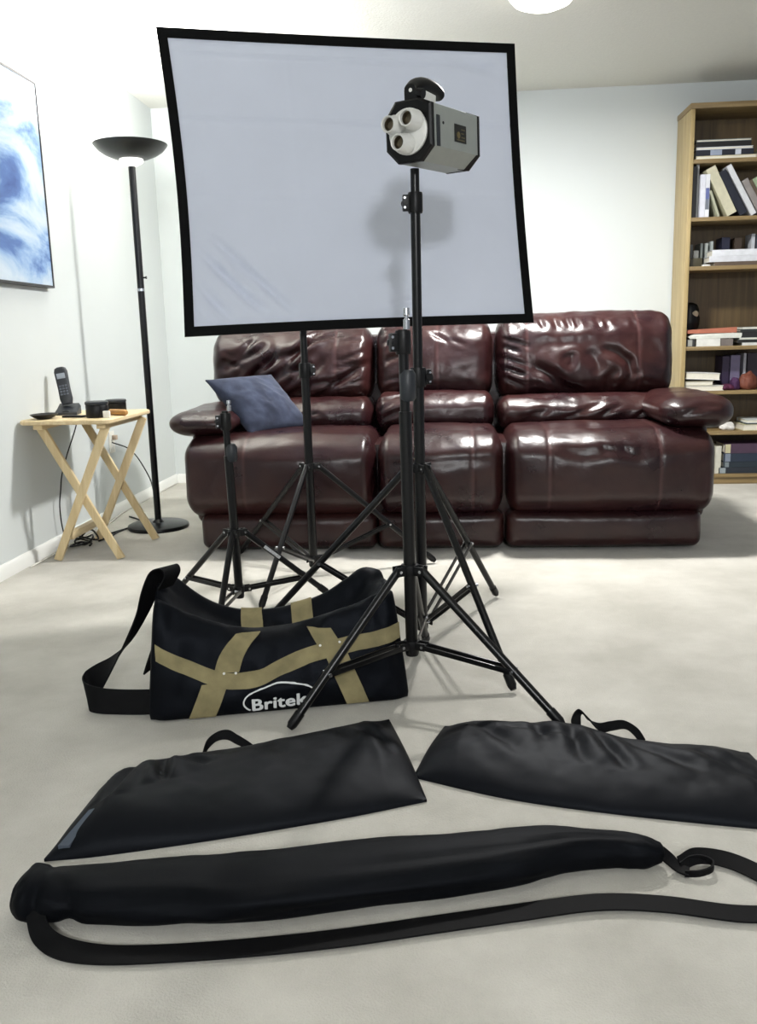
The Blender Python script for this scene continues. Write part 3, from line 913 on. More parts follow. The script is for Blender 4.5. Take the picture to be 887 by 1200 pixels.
for side in range(4):
    for k in range(n):
        s = k / n
        loop.append({0: (s, 0.0), 1: (1.0, s), 2: (1 - s, 1.0), 3: (0.0, 1 - s)}[side])
R1 = []
for (u, v) in loop:
    xo, zo = edge_pull(u, v)
    ui = min(max(u, bw / SW), 1 - bw / SW); vi = min(max(v, bw / SH), 1 - bw / SH)
    xi, zi = edge_pull(ui, vi)
    R1.append([(xo, -0.005, zo), (xi, -0.005, zi), (xi, 0.006, zi), (xo, 0.006, zo)])
R1.append(R1[0])
b.loft(R1, cap=False)
b.obj('border', M['binding'], scr, smooth=30)
# rear bracket to the stand
pole_top = Vector((-0.550 - 0.004 * 1.44, 3.42, 1.44))
loc = m4.inverted() @ pole_top
b = MB(); b.bar((loc.x, 0.006, loc.z), (loc.x, loc.y - 0.012, loc.z), 0.03, 0.03, (0, 0, 1), 0.003)
b.bar((loc.x - 0.3, 0.012, loc.z), (loc.x + 0.3, 0.012, loc.z), 0.014, 0.02, (0, 0, 1), 0.002)
b.obj('bracket', M['black_metal'], scr, smooth=30)

# ------------------------------------------------------------------ lamp head
A_top = Vector((-0.092, 2.63, 1.378))
head = thing('lamp_head', 'silver octagonal studio lamp head with three empty sockets on the tallest stand', 'studio lamp')
ang = math.radians(29.5)
fwd = Vector((-math.sin(ang), -math.cos(ang), 0.0))      # toward the sockets
rgt = Vector((math.cos(ang), -math.sin(ang), 0))          # viewer's right of the front
hm = Matrix((rgt, -fwd, Vector((0, 0, 1)))).transposed().to_4x4()   # local x right, y back, z up
hm = hm @ Matrix.Rotation(math.radians(2.0), 4, 'X')
HR, HL = 0.078, 0.262
hm.translation = Vector((-0.050, 2.625, 1.460))
head.matrix_world = hm
def octo(rx, rz, ch, y, cx=0):
    return [(cx + rx - ch, y, -rz), (cx + rx, y, -rz + ch), (cx + rx, y, rz - ch * 0.42), (cx + rx - ch, y, rz), (cx - rx + ch * 0.9, y, rz), (cx - rx, y, rz - ch * 1.1), (cx - rx, y, -rz + ch), (cx - rx + ch, y, -rz)]
RX, CH = 0.071, 0.036
Y0 = -0.10
b = MB()
b.loft([octo(RX - 0.002, HR - 0.002, CH, Y0 + 0.006), octo(RX, HR, CH, Y0 + 0.009), octo(RX, HR, CH, Y0 + HL - 0.012), octo(RX - 0.003, HR - 0.003, CH, Y0 + HL - 0.008)])
b.obj('housing', M['silver'], head, smooth=20)
b = MB()
b.loft([octo(RX - 0.004, HR - 0.004, CH, Y0 - 0.012), octo(RX + 0.001, HR + 0.001, CH, Y0 - 0.008), octo(RX + 0.001, HR + 0.001, CH, Y0 + 0.006)])
b.obj('front_rim', M['black_plastic'], head, smooth=20)
b = MB()
b.loft([octo(RX + 0.001, HR + 0.001, CH, Y0 + HL - 0.009), octo(RX + 0.001, HR + 0.001, CH, Y0 + HL), octo(RX - 0.006, HR - 0.006, CH, Y0 + HL + 0.006)])
# black corner of the rear cap wraps the lower edge
b.loft([[(RX - CH - 0.01, Y0 + HL - 0.05, -HR - 0.0015), (RX - CH, Y0 + HL - 0.03, -HR - 0.001), (RX + 0.002, Y0 + HL - 0.02, -HR + CH), (RX + 0.002, Y0 + HL, -HR + CH), (RX - CH, Y0 + HL, -HR - 0.0015)],
        [(RX - CH - 0.01, Y0 + HL - 0.05, -HR + 0.01), (RX - CH, Y0 + HL - 0.03, -HR + 0.01), (RX - 0.01, Y0 + HL - 0.02, -HR + CH), (RX - 0.01, Y0 + HL, -HR + CH), (RX - CH, Y0 + HL, -HR + 0.01)]])
b.obj('rear_cap', M['black_plastic'], head, smooth=20)
def ytube(prof, cx, cz, n=32):
    return [[(cx + r * math.cos(2 * PI * k / n), y, cz + r * math.sin(2 * PI * k / n)) for k in range(n)] for r, y in prof]
b = MB(); b.loft(ytube([(0.054, Y0 - 0.006), (0.059, Y0 - 0.012), (0.059, Y0 - 0.018), (0.054, Y0 - 0.022), (0.0001, Y0 - 0.022)], 0.003, -0.002, 40))
sp = b.obj('socket_plate', M['white_plastic'], head, smooth=40)
for k, (cx, cz) in enumerate(((-0.026, 0.014), (0.030, 0.022), (0.002, -0.034))):
    b = MB()
    b.loft(ytube([(0.0265, Y0 - 0.022), (0.0265, Y0 - 0.04), (0.0225, Y0 - 0.045), (0.0215, Y0 - 0.068), (0.020, Y0 - 0.071), (0.0172, Y0 - 0.069), (0.017, Y0 - 0.05), (0.016, Y0 - 0.04), (0.0001, Y0 - 0.04)], cx, cz, 32), cap=False)
    so = b.obj('socket', M['white_plastic'], head, smooth=40)
    b = MB(); b.loft(ytube([(0.0166, Y0 - 0.041), (0.0167, Y0 - 0.060), (0.0150, Y0 - 0.058), (0.0148, Y0 - 0.044), (0.006, Y0 - 0.043), (0.0001, Y0 - 0.043)], cx, cz, 24), cap=False)
    b.obj('screw_shell', M['socket_metal'], so, smooth=40)
b = MB(); b.box(RX + 0.0005, RX + 0.0022, Y0 + 0.115, Y0 + 0.180, 0.0 - 0.02, 0.026, 0.0005)
lb = b.obj('label_plate', mat('label_plate', (22, 22, 18), 0.5, var=0.25, var_scale=90), head, smooth=0)
b = MB()
b.tube([(RX + 0.0022, Y0 + 0.135, -0.002), (RX + 0.003, Y0 + 0.135, -0.002)], 0.009, 20)
b.obj('emblem', mat('label_print', (110, 98, 60), 0.5, var=0.2, var_scale=200), lb, smooth=30)
b = MB()
for zz, y0_, y1_ in ((0.014, 0.15, 0.172), (0.004, 0.15, 0.165), (-0.006, 0.15, 0.172), (-0.014, 0.125, 0.17)):
    b.box(RX + 0.0022, RX + 0.0026, Y0 + y0_, Y0 + y1_, zz - 0.0015, zz + 0.0015)
b.obj('print_lines', mat('label_lines', (96, 88, 58), 0.5, var=0.1), lb, smooth=0)
b = MB(); b.box(RX - 0.0005, RX + 0.003, Y0 + 0.018, Y0 + 0.034, -0.042, 0.036, 0.001)
b.obj('rim_clip', M['grey_plastic'], head, smooth=30)
b = MB(); b.tube([(RX - 0.001, Y0 + 0.055, 0.02), (RX + 0.0012, Y0 + 0.055, 0.02)], 0.004, 12)
b.obj('screw', M['black_plastic'], head)
# handle: bracket plate + curved grip
b = MB()
pl_ = [(-0.018, 0.0), (0.022, 0.0), (0.020, 0.022), (0.014, 0.038), (-0.006, 0.040), (-0.018, 0.030)]
b.loft([[(x + 0.006, Y0 - 0.004, HR - 0.004 + z) for x, z in pl_], [(x + 0.006, Y0 + 0.010, HR - 0.004 + z) for x, z in pl_]])
hd = b.obj('handle', M['black_plastic'], head, smooth=30)
b = MB()
path = spline([(0.004, Y0 + 0.0, HR + 0.026), (0.004, Y0 + 0.03, HR + 0.040), (0.006, Y0 + 0.065, HR + 0.046), (0.010, Y0 + 0.105, HR + 0.042), (0.014, Y0 + 0.135, HR + 0.030)], 6)
rings = []
for i, p in enumerate(path):
    s = i / (len(path) - 1)
    w = 0.012 + 0.016 * math.sin(PI * min(1, s * 0.62 + 0.12)); h_ = 0.009 + 0.013 * math.sin(PI * min(1, s * 0.62 + 0.12))
    if s > 0.93:
        w *= 0.7; h_ *= 0.6
    tl = 0.35 * s
    rings.append([(p[0] + w * math.cos(a), p[1], p[2] + h_ * math.sin(a) - 0.2 * w * math.cos(a)) for a in [2 * PI * k / 20 for k in range(20)]])
b.loft(rings)
b.obj('grip', M['black_plastic'], hd, smooth=60)
b = MB(); b.tube([(0.008, Y0 - 0.0055, HR + 0.024), (0.008, Y0 + 0.0, HR + 0.024)], 0.005, 14)
b.obj('rivet', M['white_plastic'], hd)
b = MB()
b.bar((0.03, Y0 + 0.012, HR + 0.012), (0.036, Y0 + 0.07, HR + 0.004), 0.014, 0.026, (0, 0, 1), 0.004)
b.obj('hinge', M['white_plastic'], head, smooth=30)
b = MB(); b.tube([(0.022, Y0 + 0.008, HR + 0.016), (0.040, Y0 + 0.008, HR + 0.012)], 0.013, 16)
b.obj('hinge_knob', M['black_plastic'], head)
# tilt mount under the housing, sits on the pole top
iv = hm.inverted() @ Vector((A_top.x, A_top.y, 1.405))
b = MB(); b.tube([(iv.x, iv.y, iv.z - 0.004), (iv.x, iv.y, -HR + 0.006)], 0.017, 18)
b.obj('tilt_mount', M['black_plastic'], head)


# ------------------------------------------------------------------ duffel bag
duf = thing('duffel_bag', 'open black duffel bag with tan webbing straps and white oval logo on the carpet', 'bag', (0, 0, 0))
FL, FR = Vector((-0.742, 1.992, 0)), Vector((-0.112, 2.150, 0))
dl = (FR - FL).normalized(); dn = Vector((-dl.y, dl.x, 0)); LEN = (FR - FL).length
NS, NPF = 56, 72
def lerp_tab(tab, s):
    xs = [a for a, _ in tab]; ys = [b_ for _, b_ in tab]
    return float(np.interp(s, xs, ys))
def smooth_tab(tab, s):
    return sum(lerp_tab(tab, min(1, max(0, s + d))) for d in (-0.06, -0.03, 0, 0.03, 0.06)) / 5
front_top = [(0, 0.300), (0.1, 0.272), (0.25, 0.222), (0.4, 0.196), (0.6, 0.205), (0.78, 0.235), (0.92, 0.268), (1, 0.272)]
back_top = [(0, 0.325), (0.08, 0.318), (0.25, 0.225), (0.4, 0.198), (0.55, 0.202), (0.7, 0.225), (0.85, 0.285), (0.93, 0.315), (1, 0.285)]
mid_z = [(0, 0.322), (0.06, 0.30), (0.2, 0.19), (0.35, 0.135), (0.6, 0.135), (0.8, 0.175), (0.9, 0.235), (0.96, 0.30), (1, 0.282)]
rings = []
for i in range(NS + 1):
    s = i / NS
    zf, zb, zm = smooth_tab(front_top, s), smooth_tab(back_top, s), smooth_tab(mid_z, s)
    e = min(s, 1 - s)
    taper = 1 - 0.10 * math.exp(-(e / 0.03) ** 2)
    sag = math.sin(PI * s)
    D = 0.30
    P = [(0.012, 0.0), (-0.004, 0.012), (-0.010 * sag - 0.002, 0.06), (0.004, zf * 0.45), (0.025, zf * 0.72), (0.052, zf * 0.93), (0.075, zf), (0.092, zf * 0.975),
         (0.115, zm * 0.55 + zf * 0.42), (0.15, zm), (0.19, zm * 0.55 + zb * 0.42), (0.222, zb * 0.985), (0.238, zb), (0.256, zb * 0.95), (0.28, zb * 0.7), (0.298, zb * 0.4), (0.305, 0.05), (0.298, 0.01), (0.285, 0.0)]
    P = [np.array(q) for q in P]
    pts = spline(P, 4)
    base = FL + dl * LEN * s
    # ends lean inward toward the top
    ring = []
    for k, q in enumerate(pts):
        d_ = 0.15 + (q[0] - 0.15) * taper
        z_ = max(0.0, q[1])
        w = (0.013 * fbm(s * 2.2, q[0] * 5, q[1] * 5, 2.2) + 0.005 * fbm(s * 5 + 3, q[0] * 12, q[1] * 14, 2.0)) * min(1, z_ / 0.06)
        lean_ = 0.0
        if s < 0.15:
            lean_ = (0.15 - s) / 0.15 * 0.030 * (z_ / 0.3)
        elif s > 0.82:
            lean_ = -(s - 0.82) / 0.18 * 0.030 * (z_ / 0.3)
        p = base + dl * lean_ + dn * (d_ - w) + Vector((0, 0, z_ + w * 0.5))
        ring.append(p)
    rings.append(ring)
# rounded end panels
def endcap(ring, sgn):
    c = sum((Vector(p) for p in ring), Vector()) / len(ring)
    out = []
    for f_, o_ in ((0.95, 0.004), (0.7, 0.008), (0.35, 0.010)):
        out.append([c + (Vector(p) - c) * f_ + dl * sgn * o_ for p in ring])
    return out
full = list(reversed(endcap(rings[0], -1))) + rings + endcap(rings[-1], 1)
b = MB(); b.loft(full)
body = b.obj('bag_body', M['nylon_dark'], duf, smooth=75)
bvh = BVHTree.FromPolygons([Vector(v) for v in b.v], [tuple(f) for f in b.f])
def on_front(s, z, off=0.003):
    """point on the bag's front face at length fraction s and height z"""
    o = FL + dl * LEN * s - dn * 0.3 + Vector((0, 0, z))
    h_, n_, _, _ = bvh.ray_cast(o, dn)
    if h_ is None:
        h_ = FL + dl * LEN * s + dn * 0.03 + Vector((0, 0, z)); n_ = -dn
    if n_.dot(dn) > 0:
        n_ = -n_
    return h_ + n_ * off, n_
def on_top(s, d, off=0.003):
    o = FL + dl * LEN * s + dn * d + Vector((0, 0, 0.6))
    h_, n_, _, _ = bvh.ray_cast(o, Vector((0, 0, -1)))
    if n_.z < 0:
        n_ = -n_
    return h_ + n_ * off, n_
def strip_on(fn, path, half, name, m, nn=5, off=0.003, th=0.0025, parent=None, dense=6):
    """webbing strip: path of 2-D surface params, half width vector in the same params"""
    pts = spline([np.array(p) for p in path], dense)
    rows = []
    for i, p in enumerate(pts):
        hw = half(i / (len(pts) - 1)) if callable(half) else np.array(half)
        row_o, row_i = [], []
        for k in range(nn):
            f_ = 2 * k / (nn - 1) - 1
            q, n_ = fn(p[0] + hw[0] * f_, p[1] + hw[1] * f_, off)
            row_o.append(q); row_i.append(q - n_ * th)
        rows.append(row_o + row_i[::-1])
    bb = MB(); bb.loft(rows)
    return bb.obj(name, M[m], parent or duf, smooth=50)
# horizontal tan band, V-shaped because the front sags
band = [(0.035, 0.172), (0.12, 0.143), (0.22, 0.108), (0.30, 0.090), (0.40, 0.093), (0.52, 0.118), (0.66, 0.143), (0.80, 0.158), (0.90, 0.170), (0.975, 0.178)]
strip_on(on_front, band, lambda t_: np.array([0.0, 0.019]), 'tan_band', 'web_tan')
# vertical tan straps
lowL = [(0.195, 0.006), (0.222, 0.045), (0.25, 0.088)]
strip_on(on_front, lowL, (0.050, 0.0), 'tan_strap', 'web_tan', off=0.0022)
upL = [(0.295, 0.110), (0.315, 0.145), (0.345, 0.172), (0.385, 0.193)]
strip_on(on_front, upL, (0.048, 0.0), 'tan_strap', 'web_tan', off=0.0035)
lowR = [(0.795, 0.008), (0.77, 0.05), (0.74, 0.10), (0.72, 0.135)]
strip_on(on_front, lowR, (0.044, 0.0), 'tan_strap', 'web_tan', off=0.0022)
upR = [(0.700, 0.152), (0.680, 0.175), (0.660, 0.197)]
strip_on(on_front, upR, (0.045, 0.0), 'tan_strap', 'web_tan', off=0.0035)
# straps on the back rim
for s in (0.405, 0.615):
    strip_on(on_top, [(s, 0.168), (s, 0.20), (s, 0.226), (s + 0.002, 0.245), (s + 0.004, 0.26)], (0.044, 0.0), 'tan_strap', 'web_tan', off=0.0045)
for s, z in ((0.285, 0.108), (0.33, 0.108), (0.66, 0.158), (0.735, 0.162)):
    q, n_ = on_front(s, z, 0.004)
    MB().tube([q, q + n_ * 0.002], 0.0032, 12).obj('rivet', M['white_plastic'], duf)
# logo
def logo_fn(x, z, lift=0.0):
    """logo plane: x along bag in metres from its centre, z up from its centre"""
    s = 0.492 + x / LEN
    return on_front(s, max(0.006, 0.045 + z + 0.06 * x), 0.0036 + lift)
lg = MB()
NO = 72
ro, ri = [], []
rows = []
for k in range(NO + 1):
    a = math.radians(-48) + math.radians(262) * k / NO
    row = []
    for f_ in (1.0, 1.0 - 0.04):
        q, n_ = logo_fn(0.092 * f_ * math.cos(a), -0.004 + 0.039 * (f_ if f_ == 1 else 0.91) * math.sin(a))
        row.append(q)
    row2 = [q - n_ * 0.002 for q in reversed(row)]
    rows.append(row + row2)
lg.loft(rows)
lo = lg.obj('logo_oval', M['logo'], duf, smooth=60)
fc = bpy.data.curves.new('letters', 'FONT')
fc.body = 'Britek'
fc.size = 0.056; fc.offset = 0.0; fc.align_x = 'CENTER'; fc.space_character = 1.06
fo = bpy.data.objects.new('letters_src', fc); COL.objects.link(fo)
bpy.context.view_layer.update()
dg = bpy.context.evaluated_depsgraph_get()
me = fo.evaluated_get(dg).to_mesh()
bm = bmesh.new(); bm.from_mesh(me)
for _ in range(5):
    bmesh.ops.triangulate(bm, faces=bm.faces)
    long = [e for e in bm.edges if e.calc_length() > 0.004]
    if long:
        bmesh.ops.subdivide_edges(bm, edges=long, cuts=1)
bmesh.ops.triangulate(bm, faces=bm.faces)
bmesh.ops.delete(bm, geom=[v for v in bm.verts if not v.link_faces], context='VERTS')
bm.verts.index_update()
lv = [v.co.copy() for v in bm.verts]; lf = [[v.index for v in f.verts] for f in bm.faces]; bm.free()
LB = MB()
for k, (ox, oy) in enumerate(((-0.0018, 0), (0.0018, 0), (0, 0.0012), (0, -0.0012), (-0.0015, 0.001), (0.0015, -0.001))):
    LB.add([logo_fn((c.x + ox) * 0.93 - 0.004, (c.y + oy) * 0.80 - 0.026, 0.0003 * k)[0] for c in lv], lf)
lm = bpy.data.meshes.new('logo_lettering'); lm.from_pydata(LB.v, [], LB.f)
lm.materials.append(M['logo'])
lt = bpy.data.objects.new('logo_lettering', lm); COL.objects.link(lt); lt.parent = duf
bpy.data.objects.remove(fo)
# end tab and shoulder strap
b = MB()
path = [(-0.735, 2.155, 0.300), (-0.715, 2.16, 0.336), (-0.728, 2.17, 0.352), (-0.752, 2.16, 0.338), (-0.772, 2.14, 0.29), (-0.792, 2.125, 0.235), (-0.83, 2.11, 0.165), (-0.875, 2.11, 0.110), (-0.915, 2.115, 0.072), (-0.94, 2.115, 0.044), (-0.935, 2.08, 0.034), (-0.895, 2.06, 0.031), (-0.84, 2.055, 0.030), (-0.78, 2.055, 0.030), (-0.735, 2.055, 0.032)]
side = [(0.012, 0.028, 0), (0.012, 0.028, 0.0), (0.014, 0.026, 0.0), (0.014, 0.026, -0.006), (0.012, 0.024, -0.008), (0.006, 0.022, -0.006), (0.002, 0.022, 0.0), (-0.006, 0.024, 0.012), (-0.014, 0.018, 0.026), (-0.018, 0.010, 0.034), (-0.008, 0.010, 0.033), (0, 0.012, 0.030), (0, 0.012, 0.029), (0, 0.012, 0.029), (0, 0.012, 0.029)]
b.ribbon(spline(path, 6), spline(side, 6), 0.004)
b.obj('shoulder_strap', M['web_black'], duf, smooth=50)
b = MB()
b.ribbon(spline([(-0.738, 2.12, 0.20), (-0.752, 2.10, 0.16), (-0.764, 2.09, 0.125), (-0.772, 2.085, 0.10)], 5), spline([(0.003, 0.022, 0)] * 4, 5), 0.004)
b.obj('end_tab', M['web_black'], duf, smooth=50)


# ------------------------------------------------------------------ flat pouches
def pouch(bottom, right, top, left, H, n_u=110, n_v=56, seed=0.0, creases=(), rough=0.006, prof=0.55):
    """four boundary polylines on the floor (bottom: left->right, right: bottom->top, top: left->right, left: bottom->top)"""
    def sampler(pl, n=60):
        sp_ = np.array(spline([np.array(p, float) for p in pl], 10))
        d = np.concatenate([[0], np.cumsum(np.hypot(*np.diff(sp_, axis=0).T))]); d /= d[-1]
        return lambda t: np.array([np.interp(t, d, sp_[:, 0]), np.interp(t, d, sp_[:, 1])])
    B, R_, T, L_ = map(sampler, (bottom, right, top, left))
    c00, c10, c01, c11 = B(0), B(1), T(0), T(1)
    top_v, bot_v = [], []
    for j in range(n_v + 1):
        for i in range(n_u + 1):
            u, v = i / n_u, j / n_v
            p = (1 - v) * B(u) + v * T(u) + (1 - u) * L_(v) + u * R_(v) - ((1 - u) * (1 - v) * c00 + u * (1 - v) * c10 + (1 - u) * v * c01 + u * v * c11)
            e = max(0, 4 * v * (1 - v)) ** prof * min(1, max(0, 4 * u * (1 - u)) * 2.6) ** prof
            h = H(u, v) if callable(H) else H
            z = h * e
            w = rough * fbm(p[0] + seed, p[1] - seed, seed, 7) + rough * 0.2 * fbm(p[0] * 1.0 + seed, p[1] + seed, 2 + seed, 18)
            for a, c, wd, dp in creases:
                dd, tt = segd(u, v * 0.4, (a[0], a[1] * 0.4), (c[0], c[1] * 0.4))
                fd = math.sin(PI * min(1, max(0, float(tt)))) ** 0.5
                w += fd * (-dp * math.exp(-(float(dd) / wd) ** 2) + 0.7 * dp * math.exp(-((float(dd) - 2 * wd) / (1.3 * wd)) ** 2))
            z = max(0.003, z + w * e) if e > 0 else 0.003
            top_v.append((p[0], p[1], z + 0.003)); bot_v.append((p[0], p[1], 0.0005 + 0.002 * (e == 0) * 0))
    N = n_u + 1
    F_ = []
    o2 = len(top_v)
    for j in range(n_v):
        for i in range(n_u):
            a = j * N + i
            F_.append((a, a + 1, a + N + 1, a + N)); F_.append((o2 + a, o2 + a + N, o2 + a + N + 1, o2 + a + 1))
    ring = list(range(N)) + [j * N + n_u for j in range(1, n_v + 1)] + [n_v * N + i for i in range(n_u - 1, -1, -1)] + [j * N for j in range(n_v - 1, 0, -1)]
    for k in range(len(ring)):
        a, c = ring[k], ring[(k + 1) % len(ring)]
        F_.append((a, c, o2 + c, o2 + a))
    b = MB(); b.add(top_v + bot_v, F_)
    return b


def edge_piping(pl, r, z, name, parent, m='binding'):
    pts = [(p[0], p[1], z) for p in spline([np.array(q, float) for q in pl], 8)]
    return MB().tube(pts, r, 8).obj(name, M[m], parent, smooth=180)


t = thing('carry_pouch', 'flat black fabric carrying pouch lying in front of the duffel bag', 'pouch')
botL = [(-0.742, 1.407), (-0.642, 1.428), (-0.45, 1.487), (-0.219, 1.570), (-0.054, 1.641)]
topL = [(-0.735, 1.700), (-0.62, 1.765), (-0.455, 1.850), (-0.275, 1.955), (-0.155, 2.020)]
rgtL = [(-0.054, 1.641), (-0.10, 1.83), (-0.155, 2.020)]
lftL = [(-0.742, 1.407), (-0.735, 1.55), (-0.735, 1.700)]
b = pouch(botL, rgtL, topL, lftL, lambda u, v: 0.058 - 0.012 * u + 0.012 * math.exp(-((u - 0.2) / 0.15) ** 2), seed=1.3, rough=0.006,
          creases=[((0.12, 0.98), (0.10, 0.35), 0.018, 0.014), ((0.20, 0.85), (0.24, 0.45), 0.016, 0.016), ((0.26, 0.80), (0.36, 0.60), 0.014, 0.010), ((0.85, 0.9), (0.95, 0.4), 0.02, 0.008), ((0.5, 0.9), (0.6, 0.55), 0.03, 0.006)])
b.obj('pouch_body', M['nylon_blue'], t, smooth=75)
b = MB(); b.loft([[(-0.722, 1.425, 0.012), (-0.70, 1.425, 0.013), (-0.683, 1.505, 0.041), (-0.692, 1.50, 0.040)], [(-0.722, 1.425, 0.022), (-0.70, 1.425, 0.023), (-0.683, 1.505, 0.052), (-0.692, 1.50, 0.051)]])
b.obj('end_tag', mat('grey_tag', (70, 78, 90), 0.35, var=0.1), t)
b = MB()
hp = spline([(-0.555, 1.795, 0.012), (-0.548, 1.812, 0.034), (-0.53, 1.83, 0.046), (-0.508, 1.84, 0.046), (-0.488, 1.842, 0.034), (-0.47, 1.845, 0.022), (-0.455, 1.85, 0.010)], 6)
b.ribbon(hp, spline([(0.0, 0.002, 0.010), (0.0, 0.004, 0.011), (0.0, 0.006, 0.009), (0, 0.008, 0.008), (0, 0.006, 0.009), (0, 0.004, 0.009), (0, 0.002, 0.008)], 6), 0.003)
b.obj('carry_handle', M['web_black'], t, smooth=50)

t = thing('carry_pouch', 'wrinkled flat black fabric pouch lying at the right, cut by the picture edge', 'pouch')
botR = [(-0.084, 1.738), (0.117, 1.653), (0.341, 1.599), (0.584, 1.558), (0.67, 1.545)]
topR = [(-0.02, 1.985), (0.145, 1.990), (0.279, 1.985), (0.415, 1.905), (0.645, 1.865)]
lftR = [(-0.084, 1.738), (-0.055, 1.87), (-0.02, 1.985)]
rgtR = [(0.67, 1.545), (0.665, 1.70), (0.645, 1.865)]
b = pouch(botR, rgtR, topR, lftR, lambda u, v: 0.050 - 0.010 * u, seed=4.1, rough=0.008,
          creases=[((0.1, 0.9), (0.3, 0.3), 0.022, 0.006), ((0.42, 0.9), (0.46, 0.3), 0.02, 0.008), ((0.5, 0.85), (0.58, 0.3), 0.02, 0.009), ((0.58, 0.9), (0.78, 0.4), 0.025, 0.008), ((0.8, 0.75), (0.95, 0.35), 0.03, 0.006), ((0.3, 0.95), (0.36, 0.5), 0.02, 0.006), ((0.2, 0.75), (0.45, 0.65), 0.02, 0.008)])
b.obj('pouch_body', M['nylon_blue'], t, smooth=75)
b = MB()
hp = spline([(0.288, 1.955, 0.015), (0.286, 1.970, 0.036), (0.298, 1.978, 0.047), (0.312, 1.970, 0.036), (0.338, 1.955, 0.020), (0.362, 1.945, 0.028), (0.390, 1.935, 0.036), (0.412, 1.915, 0.028), (0.425, 1.892, 0.012)], 6)
b.ribbon(hp, spline([(0.008, 0.004, 0.004), (0.012, 0.004, 0.004), (0.008, 0.004, -0.008), (0.004, 0.006, -0.008), (0, 0.006, 0.008), (0, 0.008, 0.008), (0, 0.006, 0.008), (0.004, 0.004, 0.008), (0.004, 0.004, 0.008)], 6), 0.003)
b.obj('carry_handle', M['web_black'], t, smooth=50)

# ------------------------------------------------------------------ long bag
t = thing('long_bag', 'long narrow black fabric bag with trailing shoulder strap, nearest the camera', 'bag')
cl = [(-0.712, 1.268, 0.034), (-0.695, 1.268, 0.036), (-0.66, 1.268, 0.034), (-0.58, 1.272, 0.035), (-0.44, 1.288, 0.036), (-0.32, 1.304, 0.036), (-0.10, 1.355, 0.035), (0.08, 1.400, 0.034), (0.18, 1.430, 0.032), (0.27, 1.442, 0.028), (0.325, 1.440, 0.026), (0.352, 1.438, 0.025)]
wd = [0.040, 0.050, 0.052, 0.060, 0.073, 0.074, 0.070, 0.060, 0.046, 0.034, 0.028, 0.020]
hh = [0.026, 0.036, 0.033, 0.032, 0.035, 0.035, 0.034, 0.033, 0.031, 0.028, 0.026, 0.018]
C3 = spline([np.array(c) for c in cl], 12)
W3 = spline([np.array([w, h_]) for w, h_ in zip(wd, hh)], 12)
rings = []
for i, (p, wh) in enumerate(zip(C3, W3)):
    tg = np.array(C3[min(i + 1, len(C3) - 1)]) - np.array(C3[max(i - 1, 0)])
    tg[2] = 0; tg /= np.linalg.norm(tg)
    sd = np.array([-tg[1], tg[0], 0])
    s = i / (len(C3) - 1)
    ring = []
    for k in range(48):
        a = 2 * PI * k / 48
        ca, sa = math.cos(a), math.sin(a)
        ca = math.copysign(abs(ca) ** 0.8, ca); sa = math.copysign(abs(sa) ** 0.8, sa)
        w = 1 + 0.10 * fbm(s * 6, ca * 1.2, sa * 1.2 + 3, 1.4)
        # long fold running along the right half and gathers near the left neck
        fold = -0.007 * math.exp(-((a - (1.85 - 0.7 * (s - 0.6))) / 0.12) ** 2) * max(0, math.sin(PI * min(1, max(0, (s - 0.5) / 0.42))))
        fold += -0.010 * math.exp(-((s - 0.16) / 0.018) ** 2) * (0.5 + 0.5 * math.cos(2 * a + 1)) - 0.008 * math.exp(-((s - 0.22 + 0.02 * ca) / 0.015) ** 2) * max(0, -ca)
        z = p[2] + (wh[1] * w + fold) * sa
        q = p + sd * (wh[0] * w + fold) * ca
        ring.append((q[0], q[1], max(0.001, z)))
    rings.append(ring)
rings = [[tuple(np.array(rings[0]).mean(0) + (np.array(p) - np.array(rings[0]).mean(0)) * f_ + np.array([-o_, 0, 0])) for p in rings[0]] for f_, o_ in ((0.15, 0.004), (0.55, 0.006), (0.86, 0.004))] + rings
last = np.array(rings[-1]); mc = last.mean(0)
rings += [[tuple(mc + (p - mc) * f_ + np.array([o_, 0, 0])) for p in last] for f_, o_ in ((0.85, 0.007), (0.5, 0.012), (0.12, 0.013))]
MB().loft(rings).obj('bag_body', M['nylon'], t, smooth=80)
# strap: metal-free loop ring at the right end, then the long webbing
b = MB()
b.ribbon(spline([(0.358, 1.432, 0.03), (0.372, 1.43, 0.018), (0.385, 1.418, 0.010), (0.40, 1.408, 0.008)], 6), spline([(0.006, 0.010, 0.004), (0.008, 0.010, 0.002), (0.006, 0.012, 0), (0.004, 0.012, 0)], 6), 0.003)
b.obj('strap_tab', M['web_black'], t, smooth=50)
lp = [(0.392, 1.405, 0.007), (0.415, 1.402, 0.010), (0.438, 1.412, 0.012), (0.445, 1.432, 0.012), (0.428, 1.446, 0.012), (0.405, 1.442, 0.010), (0.388, 1.425, 0.009)]
b = MB(); b.ribbon(spline(lp, 6), spline([(0.0, 0.0, 0.006)] * 7, 6), 0.003)
b.obj('strap_loop', M['web_black'], t, smooth=50)
sp_ = [(0.388, 1.426, 0.012), (0.425, 1.450, 0.013), (0.475, 1.440, 0.012), (0.520, 1.400, 0.010), (0.545, 1.352, 0.008), (0.525, 1.310, 0.007), (0.450, 1.300, 0.007), (0.337, 1.318, 0.008), (0.228, 1.318, 0.008), (0.09, 1.285, 0.007), (-0.04, 1.252, 0.006), (-0.175, 1.216, 0.006), (-0.30, 1.190, 0.006), (-0.428, 1.170, 0.006), (-0.53, 1.160, 0.007), (-0.60, 1.168, 0.009), (-0.645, 1.192, 0.014), (-0.668, 1.222, 0.03), (-0.675, 1.24, 0.05)]
